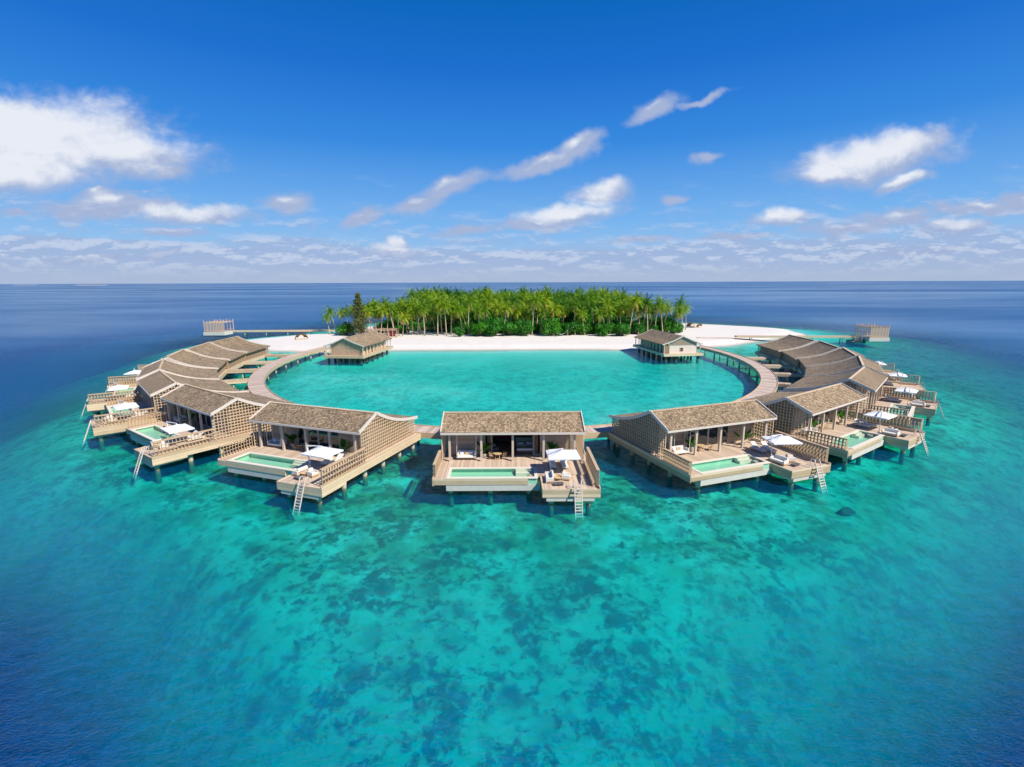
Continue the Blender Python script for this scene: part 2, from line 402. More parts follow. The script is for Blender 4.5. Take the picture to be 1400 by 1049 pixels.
# ------------------------------------------------------------------ water
def water_mat():
    m, nt, b = newmat('sea_water'); nt.n.remove(b)
    out = nt.n['Material Output']
    pos = nt.node('ShaderNodeNewGeometry').outputs['Position']
    sep = nt.n.new('ShaderNodeSeparateXYZ'); nt.link(pos, sep.inputs[0])
    # ripples: short chop plus swell
    w1 = nt.noise(nt.scalevec(pos, (1.0,1.9,1)), 1.1, 5, .66, .6)
    w2 = nt.noise(nt.scalevec(pos, (1.0,1.5,1)), .16, 3, .55, .4)
    w3 = nt.noise(nt.scalevec(pos, (1.0,2.0,1)), 4.2, 2, .5, .3)
    hgt = nt.math('ADD', nt.math('MULTIPLY', w1, .34), nt.math('ADD', nt.math('MULTIPLY', w2, 1.1), nt.math('MULTIPLY', w3, .24)))
    bp = nt.n.new('ShaderNodeBump'); bp.inputs['Strength'].default_value = 1.0
    # calmer water inside the reef lagoon
    e = nt.vmath('LENGTH', nt.vmath('MULTIPLY', nt.vmath('SUBTRACT', pos, (0,DC,0)), (1/RI, 1/(RI*ASP), 0)))
    nt.link(nt.smooth(e, .9, 1.15, .22, .70), bp.inputs['Distance'])
    nt.link(nt.smooth(e, 1.5, 4.2, 1.0, .15), bp.inputs['Strength']); nt.link(hgt, bp.inputs['Height'])
    fr = nt.n.new('ShaderNodeFresnel'); fr.inputs[0].default_value = 1.33; nt.link(bp.outputs[0], fr.inputs[1])
    # wind streaks: large patches with more or less sky in them
    band = nt.noise(nt.vmath('ADD', nt.scalevec(pos, (.35,1.0,1)), (310,0,0)), .0032, 4, .55, .8)
    band2 = nt.noise(nt.scalevec(pos, (.3,1.0,1)), .02, 3, .5, .5)
    bb = nt.math('ADD', nt.math('MULTIPLY', band, .75), nt.math('MULTIPLY', band2, .25))
    amt = nt.smooth(bb, .36, .62, .42, 1.0)
    gb = nt.n.new('ShaderNodeNewGeometry')
    ff = nt.math('MULTIPLY', nt.math('MULTIPLY', nt.math('MULTIPLY', nt.math('MAXIMUM', nt.math('SUBTRACT', nt.math('MINIMUM', fr.outputs[0], .68), .022), 0.0), 1.05), amt), nt.math('SUBTRACT', 1.0, gb.outputs['Backfacing']))
    gl = nt.n.new('ShaderNodeBsdfGlossy'); gl.inputs['Roughness'].default_value = .12
    gl.inputs['Color'].default_value = (.80,.93,1,1); nt.link(bp.outputs[0], gl.inputs['Normal'])
    tr = nt.n.new('ShaderNodeBsdfTransparent'); tr.inputs[0].default_value = (.97,1,1,1)
    ca = nt.n.new('ShaderNodeAttribute'); ca.attribute_name = 'column'
    # light scattered back by the water itself
    df = nt.n.new('ShaderNodeBsdfDiffuse')
    k = nt.math('MULTIPLY', nt.smooth(nt.noise(nt.scalevec(pos, (1.0,1.8,1)), .9, 4, .6), .3, .7, .80, 1.20), nt.smooth(nt.noise(nt.scalevec(pos, (1.0,2.2,1)), 3.2, 3, .6), .3, .7, .82, 1.18))  # light and dark of the ripples painted into the scatter colour
    nt.link(nt.vmath('MULTIPLY', nt.mix(nt.smooth(ca.outputs['Fac'], 3, 17), (.0,.30,.74), nt.mix(nt.smooth(e, 1.6, 3.2), (.0,.066,.33), (.0,.155,.50))), nt_comb(nt, k)), df.inputs[0])
    cw = nt.math('SUBTRACT', 1.0, nt.math('EXPONENT', nt.math('DIVIDE', ca.outputs['Fac'], -7.0)))
    mb = nt.n.new('ShaderNodeMixShader'); nt.link(nt.math('MULTIPLY_ADD', cw, .42, .03), mb.inputs[0])
    nt.link(tr.outputs[0], mb.inputs[1]); nt.link(df.outputs[0], mb.inputs[2])
    ms = nt.n.new('ShaderNodeMixShader'); nt.link(ff, ms.inputs[0])
    nt.link(mb.outputs[0], ms.inputs[1]); nt.link(gl.outputs[0], ms.inputs[2])
    nt.link(ms.outputs[0], out.inputs['Surface'])
    va = nt.n.new('ShaderNodeVolumeAbsorption'); va.inputs['Color'].default_value = (.0,.944,.912,1)
    va.inputs['Density'].default_value = .80
    nt.link(va.outputs[0], out.inputs['Volume'])
    return m
S = 50000.
def water_mesh():
    sx_, sy_ = xs[::2], ys[::2]
    if sx_[-1] != xs[-1]: sx_ = np.append(sx_, xs[-1])
    if sy_[-1] != ys[-1]: sy_ = np.append(sy_, ys[-1])
    ix = np.searchsorted(xs, sx_); iy = np.searchsorted(ys, sy_)
    Zg = Z.reshape(ny, nx)[np.ix_(iy, ix)]
    XX, YY = np.meshgrid(sx_, sy_); a, b = len(sx_), len(sy_)
    V = np.stack([XX.ravel(), YY.ravel(), np.zeros(a*b)], 1).tolist(); D_ = np.clip(-Zg.ravel(), 0, 24).tolist()
    g = np.arange(a*b).reshape(b, a)
    Fs = np.stack([g[:-1,:-1], g[:-1,1:], g[1:,1:], g[1:,:-1]], -1).reshape(-1, 4).tolist()
    o = len(V)
    V += [(-S,-S,0),(S,-S,0),(S,S,0),(-S,S,0),(-S,-S,DEEP),(S,-S,DEEP),(S,S,DEEP),(-S,S,DEEP)]; D_ += [24]*8
    bot, rt, tp, lf = g[0].tolist(), g[:,-1].tolist(), g[-1].tolist(), g[:,0].tolist()
    # fans from the outer corners to the grid border (all on z = 0)
    def fan(edge, c0, c1):
        h = len(edge)//2
        for k in range(len(edge)-1):
            Fs.append([edge[k+1], edge[k], c0 if k < h else c1])
        Fs.append([edge[h], c0, c1])
    fan(bot, o, o+1); fan(rt, o+1, o+2); fan(tp[::-1], o+2, o+3); fan(lf[::-1], o+3, o)
    Fs.extend([[o+4,o+7,o+6,o+5],[o,o+4,o+5,o+1],[o+1,o+5,o+6,o+2],[o+2,o+6,o+7,o+3],[o+3,o+7,o+4,o]])
    me = bpy.data.meshes.new('sea_water'); me.from_pydata(V, [], Fs); me.update()
    at = me.attributes.new('column', 'FLOAT', 'POINT'); at.data.foreach_set('value', D_)
    me.materials.append(water_mat())
    ob = bpy.data.objects.new('sea_water', me); col.objects.link(ob); return structure(ob)
water_mesh()

# ------------------------------------------------------------------ villa template
VP = dict(C=(-.09,.43,.3), R1=(17.08,1.06,3.08), R2=(31.68,1.05,3.35), R3=(46.39,0,1.54), R4=(57.85,-.41,.52), R5=(68.27,-.62,-1.7),
          R6=(77.93,-.92,-3.16), R7=(88.9,-.8,-3.22), L1=(-17.04,1.3,-3.06), L2=(-32.56,.7,-3.6), L3=(-45.45,.39,-2.04),
          L4=(-56.99,.01,-1.03), L5=(-68.69,-.44,-.09), L6=(-78.95,-.92,1.31), L7=(-89.32,-.82,2.75))
def vframe(n):
    a, dr, o = VP[n]; a = R(a); b = a + R(o); q = 79.5 + dr
    return (q*math.sin(a), DC - q*math.cos(a)), b
DK = 2.0
ZR, ZE, VE = 6.99, 5.57, 3.43
PROF = [(VE, ZE), (1.7, 6.28), (0, ZR), (-1.0, 6.44), (-2.2, 5.86), (-3.6, 5.30), (-5.2, 4.83), (-7.0, 4.45), (-9.0, 4.18)]
def roof_z(v):
    for (a, za), (b, zb) in zip(PROF, PROF[1:]):
        if b <= v <= a: return za + (zb-za)*(a-v)/(a-b)
    return PROF[0][1] if v > VE else PROF[-1][1]
HW = 8.0
def make_villa(glazed=True):
    root = empty('overwater_villa')
    # roof
    mb = MB(); th = .24; N = 1
    us = [-HW, HW]
    for k in range(len(PROF)-1):
        (v0, z0), (v1, z1) = PROF[k], PROF[k+1]
        mb.quad((-HW,-v0,z0), (HW,-v0,z0), (HW,-v1,z1), (-HW,-v1,z1))
        mb.quad((-HW,-v0,z0-th), (-HW,-v1,z1-th), (HW,-v1,z1-th), (HW,-v0,z0-th))
        for u in (-HW, HW): mb.quad((u,-v0,z0), (u,-v1,z1), (u,-v1,z1-th), (u,-v0,z0-th))
    for v, z in (PROF[0], PROF[-1]): mb.quad((-HW,-v,z), (HW,-v,z), (HW,-v,z-th), (-HW,-v,z-th))
    rf = mb.build('roof', M['roof'], root)
    t = MB()
    for s in (-1, 1):
        for (v0, z0), (v1, z1) in zip(PROF, PROF[1:]):
            t.beam((s*(HW+.06),-v0,z0-.03), (s*(HW+.06),-v1,z1-.03), .11, .38)
    t.box(-HW-.08, HW+.08, -VE-.09, -VE-.005, ZE-.27, ZE-.04)
    t.build('roof_edge_board', M['trim'], rf)
    rc = MB(); rc.beam((-HW+.1,0,ZR+.01), (HW-.1,0,ZR+.01), .34, .07); rc.build('ridge_cap', M['fascia'], rf)
    # decks
    d = MB(); g = .0
    d.uv(-8.3, 8.55, -8.7, 4.9, 1.80, DK)             # under the roof and in front
    d.uv(-8.3, -6.95, 4.9, 7.95, 1.80, DK)            # left of the pool
    d.uv(2.55, 8.55, 4.9, 6.9, 1.80, DK)              # lounger deck
    d.build('deck', M['deck'], root)
    sd = MB(); sd.uv(3.0, 8.55, 6.9, 10.5, 1.62, DK-.17)
    sd.uv(1.6, 3.0, 6.4, 6.9, 1.62, DK-.17); sd.build('sundeck', M['deck'], root)
    f = MB()
    f.uv(-8.42, -8.3, -8.8, 8.05, 1.18, 2.06)         # left side
    f.uv(8.55, 8.67, -8.8, 6.9, 1.18, 2.06)           # right side
    f.uv(8.55, 8.67, 6.9, 10.62, .92, 2.06)
    f.uv(-8.3, 1.55, 7.95, 8.07, 1.30, 1.96)          # pool front
    f.uv(2.9, 8.55, 10.5, 10.62, .98, 1.88)           # sundeck front
    f.uv(2.88, 3.0, 7.0, 10.5, .98, 1.88)
    f.uv(-8.3, 8.55, -8.8, -8.7, 1.18, 2.06)
    f.build('fascia', M['fascia'], root)
    p = MB()                                           # concrete slab and beams below
    p.uv(-7.0, 2.8, 4.7, 8.02, .62, 1.27)
    p.uv(-7.7, 8.0, -8.2, 4.6, 1.0, 1.74)
    p.uv(3.3, 8.1, 7.2, 10.56, .58, .96)
    p.build('concrete_slab', M['concrete'], root)
    # pool
    b = MB(); x0, x1, y0, y1 = -6.95, 2.55, 4.9, 7.94
    b.uv(x0, x1, y0, y1, 1.30, 1.38)
    for a in ((x0, x1, y0, y0+.05), (x0, x0+.05, y0, y1), (x1-.05, x1, y0, y1), (x0, x1, y1-.05, y1)): b.uv(*a, 1.38, 1.95)
    b.build('pool_basin', M['pooltile'], root)
    b = MB(); w = .30
    b.uv(x0-.02, x1+.02, y0-.02, y0+w, 1.93, 2.045); b.uv(x0-.02, x1+.02, y1-w, y1+.14, 1.965, 2.045)
    b.uv(x0-.02, x0+w, y0+w, y1-w, 1.93, 2.045); b.uv(x1-w, x1+.02, y0+w, y1-w, 1.93, 2.045)
    b.build('pool_edge', M['poolrim'], root)
    b = MB(); b.quad((x0+.06,-y1+.06,1.955),(x1-.06,-y1+.06,1.955),(x1-.06,-y0-.06,1.955),(x0+.06,-y0-.06,1.955)); b.build('pool_water', M['poolwater'], root)
    b = MB(); b.uv(.3, 2.5, 5.0, 5.55, 1.4, 1.9); b.uv(.3, 2.5, 5.55, 5.95, 1.4, 1.72); b.build('pool_steps', M['poolrim'], root)
    # columns
    for u in (-7.15, -3.56, 0, 3.5, 7.0):
        c = MB(); c.uv(u-.12, u+.12, 2.8, 3.04, DK, roof_z(2.9)-.2); c.build('column', M['post'], root)
    # house body
    zt = roof_z(.9) - .26
    for a, bb in ((-7.2, -3.2), (3.2, 7.2)):
        w = MB(); w.uv(a, bb, .8, .95, DK, zt); w.build('wall', M['wall'], root)
    for u in (-7.2, 7.05):
        wd = MB(); vs = [.8, 0, -1, -2.2, -3.6, -5.2, -7.0, -7.9]
        i = len(wd.v)
        for v in vs:
            for uu in (u, u+.15): wd.v += [(uu, -v, DK), (uu, -v, roof_z(v)-.26)]
        for k in range(len(vs)-1):
            q = i+4*k
            wd.f += [(q, q+4, q+5, q+1), (q+2, q+3, q+7, q+6), (q+1, q+5, q+7, q+3)]
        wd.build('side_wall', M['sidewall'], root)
    w = MB(); w.uv(-7.05, 7.05, -7.9, -7.75, DK, roof_z(-7.9)-.26); w.build('wall', M['wall'], root)
    fl = MB(); fl.uv(-7.04, 7.04, -7.74, .79, DK+.004, DK+.03); fl.build('interior_floor', M['floor'], root)
    bs = MB()                                          # back slat screen towards the lagoon
    for k in range(7): bs.uv(-7.9, 7.9, -8.42, -8.36, DK+.05+k*.29, DK+.17+k*.29)
    for k in range(9): bs.uv(-7.9+k*1.965, -7.8+k*1.965, -8.36, -8.28, DK, roof_z(-8.3)-.25)
    bs.build('back_screen', M['fin'], root)
    # doors between u=-3.2 and 3.2
    if glazed:
        for k in range(4):
            a = -3.2 + k*1.6
            fr = MB(); z0, z1 = DK+.03, zt-.02
            fr.uv(a+.02, a+.12, .82, .92, z0, z1); fr.uv(a+1.48, a+1.58, .82, .92, z0, z1)
            fr.uv(a+.12, a+1.48, .82, .92, z0, z0+.12); fr.uv(a+.12, a+1.48, .82, .92, z1-.12, z1)
            dr = fr.build('sliding_door', M['post'], root)
            gp = MB(); gp.uv(a+.12, a+1.48, .855, .885, z0+.12, z1-.12); gp.build('pane', M['glass'], dr)
    else:
        for s in (-1, 1):
            fr = MB()
            for q in (0, .14):
                a = s*3.0 - .55; z0, z1 = DK+.03, zt-.02
                fr.uv(a, a+.08, .82+q, .9+q, z0, z1); fr.uv(a+1.0, a+1.08, .82+q, .9+q, z0, z1)
                fr.uv(a+.08, a+1.0, .82+q, .9+q, z0, z0+.1); fr.uv(a+.08, a+1.0, .82+q, .9+q, z1-.1, z1)
            fr.build('sliding_door', M['post'], root)
        pw = MB(); pw.uv(-5, 5, -4.6, -4.45, DK+.03, 5.0); pw.build('interior_partition', M['darkwood'], root)
        cb = MB(); cb.uv(-3.0, .2, -4.44, -4.36, DK+.3, 4.3); cb.build('red_wall_panel', M['darkred'], root)
    for s in (-1, 1):                                  # gathered curtains
        c = MB(); pts = []
        for k in range(13):
            u = s*(2.35 + k*.055); pts.append((u, .62 + (.07 if k % 2 else -.07)))
        for (a, b_), (c_, d_) in zip(pts, pts[1:]):
            c.quad((a,-b_,DK+.05), (c_,-d_,DK+.05), (c_,-d_,zt-.1), (a,-b_,zt-.1))
        c.build('curtain', M['curtain'], root)
    # gable lattice screens
    for s in (-1, 1):
        l = MB(); u0 = s*HW - .05*s
        a, b_ = min(u0, u0+s*.09), max(u0, u0+s*.09)
        v = 3.1
        while v > -8.3:
            l.uv(a, b_, v-.036, v+.036, DK, roof_z(v)-.24); v -= .40
        z = DK + .35
        while z < 6.5:
            # extent of this row under the roof
            vv = [q/10 for q in range(-84, 34) if roof_z(q/10)-.28 > z]
            if vv:
                lo, hi = min(vv), max(vv)
                aa, bb2 = (a-.035, b_-.02) if s < 0 else (a+.02, b_+.035)
                l.uv(aa, bb2, max(lo,-8.3), min(hi,3.1), z-.026, z+.026)
            z += .40
        l.build('lattice_screen', M['lattice'], root)
    # fins of the deck screens
    def screen(u, v0, v1, hgt, name='privacy_screen', z0=DK+.06):
        r = MB(); s = 1 if u > 0 else -1
        n = int((v1-v0)/.40)
        for k in range(n+1):
            v = v0 + (v1-v0)*k/n
            r.beam((u-.12,-v+.06,z0+hgt/2), (u+.12,-v-.06,z0+hgt/2), .05, hgt)
        for z in (.10, .10+(hgt-.16)/3, .10+2*(hgt-.16)/3, hgt-.05):
            r.uv(u-.03+.15*s, u+.03+.15*s, v0-.05, v1+.05, z0+z-.04, z0+z+.04)
        r.uv(u-.16, u+.16, v0-.08, v1+.08, z0+hgt, z0+hgt+.045)
        return r.build(name, M['fin'], root)
    screen(-8.2, 3.3, 7.7, 1.35)
    screen(8.42, 3.3, 10.2, 1.65)
    kb = MB(); kb.uv(7.95, 8.2, 4.0, 9.8, 1.84, 2.30); kb.build('bench_ledge', M['fascia'], root)
    # stilts
    for u, v in ((-6.6,7.2),(-2.4,7.2),(1.7,7.2),(3.8,9.9),(7.6,9.9),(-7.3,3.4),(7.8,6.3),(-7.3,-.6),(7.8,2.6),(-7.3,-4.2),(7.8,-1.0),(7.8,-4.6),(-7.3,-7.7),(7.8,-7.9),(0,3),(0,-4),(0,-7.8),(3.8,6.9)):
        top = .60 if v > 6.8 else 1.02
        st = MB(); st.cyl((u,-v,-4.2), (u,-v,top), .27, .27, 14)
        st.cyl((u,-v,top-.16), (u,-v,top-.002), .34, .34, 14); st.build('stilt', M['stilt'], root, False)
    # ladder
    l = MB()
    for u in (6.05, 6.75):
        l.beam((u,-10.62,2.75), (u,-12.0,-.7), .07, .10)
        l.beam((u,-10.62,2.75), (u,-10.2,2.75), .05); l.beam((u,-10.2,2.75), (u,-10.2,1.86), .05)
    for k in range(10):
        t_ = .22 + k*.078; l.beam((6.05,-10.62-1.38*t_,2.75-3.45*t_), (6.75,-10.62-1.38*t_,2.75-3.45*t_), .06, .12)
    l.build('ladder', M['trim'], root)
    return root

def poolwater():
    m, nt, b = newmat('pool_water')
    nt.n.remove(b); out = nt.n['Material Output']
    pos = nt.node('ShaderNodeNewGeometry').outputs['Position']
    bp = nt.n.new('ShaderNodeBump'); bp.inputs['Distance'].default_value = .03
    nt.link(nt.noise(pos, 3.0, 3), bp.inputs['Height'])
    fr = nt.n.new('ShaderNodeFresnel'); fr.inputs[0].default_value = 1.33; nt.link(bp.outputs[0], fr.inputs[1])
    gl = nt.n.new('ShaderNodeBsdfGlossy'); gl.inputs['Roughness'].default_value = .03; nt.link(bp.outputs[0], gl.inputs['Normal'])
    tr = nt.n.new('ShaderNodeBsdfTransparent'); tr.inputs[0].default_value = (.86,.97,.93,1)
    mx = nt.n.new('ShaderNodeMixShader'); gb = nt.n.new('ShaderNodeNewGeometry'); nt.link(nt.math('MULTIPLY', fr.outputs[0], nt.math('SUBTRACT', 1.0, gb.outputs['Backfacing'])), mx.inputs[0]); nt.link(tr.outputs[0], mx.inputs[1]); nt.link(gl.outputs[0], mx.inputs[2])
    nt.link(mx.outputs[0], out.inputs[0]); return m
M['poolwater'] = poolwater()

SX = {0:1, 1:1, 2:1, 3:.97, 4:.90, 5:.87, 6:.87, 7:.90}
def sx(n): return SX[0 if n == 'C' else int(n[1])]
ORD = ['', 'first', 'second', 'third', 'fourth', 'fifth', 'sixth', 'seventh']
def which(n):
    if n == 'C': return 'the middle villa'
    return 'the %s villa %s of the middle' % (ORD[int(n[1])], 'left' if n[0] == 'L' else 'right')
order = ['C','L1','R1','L2','R2','L3','R3','L4','R4','L5','R5','L6','R6','L7','R7']
proto_open = make_villa(False); proto = make_villa(True); index_kids()
for n in order:
    (x, y), b = vframe(n)
    o = proto_open if n == 'C' else (proto if n == 'L1' else copy_tree(proto))
    o.location = (x, y, 0); o.rotation_euler = (0, 0, b); o.scale = (sx(n), 1, 1)
    if n == 'C': lab = 'shingle roofed villa on stilts with open front, middle of the ring, facing the camera'
    else: lab = 'shingle roofed stilt villa with plunge pool, %s to the %s of the middle one' % (ORD[int(n[1])], 'left' if n[0]=='L' else 'right')
    tag(o, lab, 'villa', 'overwater villas in a ring around the lagoon')
    for s in range(0):
        pass
def world(n, u, v, z=DK):
    (x, y), b = vframe(n); u = u*sx(n)
    return (x + math.cos(b)*u + math.sin(b)*v, y + math.sin(b)*u - math.cos(b)*v, z), b
def place(protos, n, u, v, z, rz, desc, cat, group):
    if n != 'C' and cat not in ('parasol','daybed'):
        u += rf.uniform(-.22,.22); v += rf.uniform(-.22,.22); rz += R(rf.uniform(-14,14))
    loc, b = world(n, u, v, z)
    key, first = protos
    if first[0]: o = key; first[0] = False
    else: o = copy_tree(key)
    o.location = loc; o.rotation_euler = (0, 0, b + rz)
    tag(o, desc + ' ' + which(n), cat, group)
    return o

# ------------------------------------------------------------------ furniture (local: +Y faces the house, -Y the sea)
def make_parasol():
    r = empty('parasol')
    c = MB(); a, bq, zc, zt = 1.68, 1.42, 0.0, .52; z0 = 2.18
    cx, cy = 1.15, .55
    base = [(cx-a,cy-bq),(cx,cy-bq-.0),(cx+a,cy-bq),(cx+a,cy),(cx+a,cy+bq),(cx,cy+bq),(cx-a,cy+bq),(cx-a,cy)]
    for k in range(8):
        p, q = base[k], base[(k+1) % 8]
        sag = .05
        pm = [(p[0]+cx)/2, (p[1]+cy)/2, z0+zt/2-sag]; qm = [(q[0]+cx)/2, (q[1]+cy)/2, z0+zt/2-sag]
        c.quad((*p, z0), (*q, z0), qm, pm); c.tri(pm, qm, (cx, cy, z0+zt))
        c.quad((*p, z0), (*q, z0), (*q, z0-.14), (*p, z0-.14))
    c.build('canopy', M['white'], r)
    f = MB()
    f.beam((-.1,0,0), (-.45,-.05,z0+.75), .09)
    f.build('pole', M['whitemetal'], r)
    f = MB(); f.beam((-.45,-.05,z0+.70), (cx,cy,z0+.62), .08, .08); f.beam((-.45,-.05,z0+.52),(-.45+.8,.15,z0+.68),.05); f.build('arm', M['whitemetal'], r)
    f = MB(); f.beam((cx,cy,z0-.12), (cx,cy,z0+.66), .06)
    for k in range(0, 8, 2): f.beam((cx,cy,z0+.02), ((base[k][0]+cx)/2,(base[k][1]+cy)/2, z0+.20), .04)
    f.build('frame', M['whitemetal'], r)
    f = MB(); f.box(-.45,.35,-.4,.4,0,.08); f.build('base', M['whitemetal'], r)
    return r
def make_lounger():
    r = empty('sun_lounger')
    f = MB(); f.box(-.36,.36,-1.0,.95,.22,.29)
    f.build('frame', M['cushion'], r)
    for x in (-.32,.26):
        for y in (-.9,.75):
            q = MB(); q.box(x,x+.06,y,y+.06,0,.22); q.build('leg', M['teak'], r)
    f = MB(); f.rbox(-.34,.34,-.98,.25,.295,.40,.03); f.build('mattress', M['cushion'], r)
    f = MB(); y0, z0, y1, z1 = .25,.31,.92,.86
    f.beam((0,y0,z0+.06),(0,y1,z1+.04),.68,.10,up=(0,0,1)); f.build('backrest', M['cushion'], r)
    return r
def make_armchair(wd=.85, name='armchair', mat='cushion', fr='teak'):
    r = empty(name); h = wd/2
    f = MB(); f.box(-h,h,-.4,.42,.12,.22)
    for x in (-h, h-.07):
        for y in (-.4,.35): f.box(x+.001,x+.069,y+.001,y+.069,0,.12)
    f.build('frame', M[fr], r)
    f = MB(); f.rbox(-h+.13,h-.13,-.39,.28,.225,.44,.05); f.build('seat', M[mat], r)
    f = MB(); f.rbox(-h+.13,h-.13,.23,.43,.445,.86,.05); f.build('backrest', M[mat], r)
    for s in (-1,1):
        f = MB(); a = s*h; f.rbox(min(a,a-s*.12),max(a,a-s*.12),-.4,.42,.225,.62,.03); f.build('armrest', M[mat], r)
    return r
def make_table(rad=.45, hgt=.36, name='coffee_table'):
    r = empty(name)
    f = MB(); f.cyl((0,0,hgt-.05),(0,0,hgt),rad,rad,20); f.build('table_top', M['teak'], r)
    for k in range(4):
        a = PI/4+k*PI/2; q = MB(); q.beam((.75*rad*math.cos(a),.75*rad*math.sin(a),0),(.5*rad*math.cos(a),.5*rad*math.sin(a),hgt-.05),.06)
        q.build('leg', M['teak'], r)
    return r
def make_diner():
    r = empty('dining_chair')
    f = MB(); f.cyl((0,0,.42),(0,0,.47),.27,.27,14); f.build('seat', M['teak'], r)
    f = MB(); pts = [(.30*math.cos(a),.30*math.sin(a),.74) for a in [R(-20+k*22) for k in range(11)]]
    f.tube(pts,[.035]*11,6)
    for k in (0,3,5,7,10): f.beam((pts[k][0]*.85,pts[k][1]*.85,.46),(pts[k][0],pts[k][1],.74),.03)
    f.build('backrest', M['teak'], r)
    for k in range(4):
        a = PI/4+k*PI/2; q = MB(); q.beam((.26*math.cos(a),.26*math.sin(a),0),(.2*math.cos(a),.2*math.sin(a),.43),.04); q.build('leg', M['teak'], r)
    return r
def make_daybed():
    r = empty('hanging_daybed')
    f = MB(); f.rbox(-1.05,1.05,-.5,.45,.28,.5,.05); f.build('seat', M['cushion'], r)
    f = MB(); f.rbox(-1.05,1.05,.30,.52,.505,.95,.05); f.build('backrest', M['cushion'], r)
    for s in (-1,1):
        f = MB(); f.rbox(min(s*1.07,s*.93),max(s*1.07,s*.93),-.5,.28,.505,.8,.04); f.build('armrest', M['cushion'], r)
    for k, x in enumerate((-.55,0,.5)):
        f = MB(); f.rbox(x-.22,x+.22,.12,.29,.505,.88,.05); f.build('pillow', M['teak' if k == 1 else 'linen'], r)
    for x in (-1.1,1.1):
        f = MB(); f.beam((x,-.45,.3),(x,-.45,3.5),.035); f.beam((x,.45,.3),(x,.45,3.7),.035); f.build('rope', M['whitemetal'], r)
    return r
def make_plant(h=1.9, n=13, seed=1):
    rr = random.Random(seed); r = empty('potted_palm')
    f = MB(); f.tube([(0,0,0),(0,0,.25),(0,0,.5),(0,0,.5)],[.19,.26,.30,.25],14); f.build('pot', M['pot'], r)
    f = MB(); st = MB()
    for k in range(n):
        a = k*2.4+rr.random()*.4; L = h*(.6+.45*rr.random()); tilt = .25+.75*rr.random()
        p0 = Vector((0,0,.5)); d = Vector((math.cos(a)*tilt, math.sin(a)*tilt, 1)).normalized()
        side = Vector((-math.sin(a), math.cos(a), 0)); prev = None
        for j in range(6):
            t = j/5; p = p0 + d*L*t + Vector((math.cos(a),math.sin(a),-1.1))*(t*t*L*.28*tilt)
            w = .19*math.sin(PI*min(max(t*1.1-.25,0.02),1)) + .012
            q = (p-side*w, p+side*w, p+Vector((0,0,-.03)))
            if prev: f.quad(prev[0],prev[2],q[2],q[0]); f.quad(prev[2],prev[1],q[1],q[2])
            prev = q
    f.build('foliage', M['plant'], r, True)
    return r
def make_bed():
    r = empty('bed')
    f = MB(); f.box(-1.05,1.05,-1.05,1.1,.0+.03,.32); f.build('bed_frame', M['darkwood'], r)
    f = MB(); f.rbox(-1.0,1.0,-1.0,1.0,.325,.62,.08); f.build('mattress', M['linen'], r)
    f = MB(); f.rbox(-1.03,1.03,-1.03,-.35,.625,.68,.02); f.build('throw', M['greenfab'], r)
    f = MB(); f.rbox(-1.1,1.1,1.12,1.25,.05,1.3,.04); f.build('headboard', M['greenfab'], r)
    for x in (-.55,.55):
        f = MB(); f.rbox(x-.36,x+.36,.55,.95,.625,.82,.07); f.build('pillow', M['white'], r)
    return r
P_par = make_parasol(); P_lou = make_lounger(); P_arm = make_armchair(.85); P_sofa = make_armchair(1.8, 'sofa')
P_tab = make_table(); P_dt = make_table(.5,.72,'dining_table'); P_din = make_diner(); P_day = make_daybed()
P_pl = make_plant(); P_bed = make_bed(); P_garm = make_armchair(1.0, 'armchair', 'grey', 'darkwood')
P_tray = empty('tray_table')
q_ = MB(); q_.box(-.5,.5,-.3,.3,.20,.26); q_.build('table_top', M['steel'], P_tray)
for x_ in (-.42,.36):
    q_ = MB(); q_.box(x_,x_+.06,-.2,.2,0,.2); q_.build('leg', M['steel'], P_tray)
index_kids()
FP = {k: (v, [True]) for k, v in dict(par=P_par, lou=P_lou, arm=P_arm, sofa=P_sofa, tab=P_tab, dt=P_dt, din=P_din, day=P_day, pl=P_pl, bed=P_bed, garm=P_garm, tray=P_tray).items()}
rf = random.Random(5)
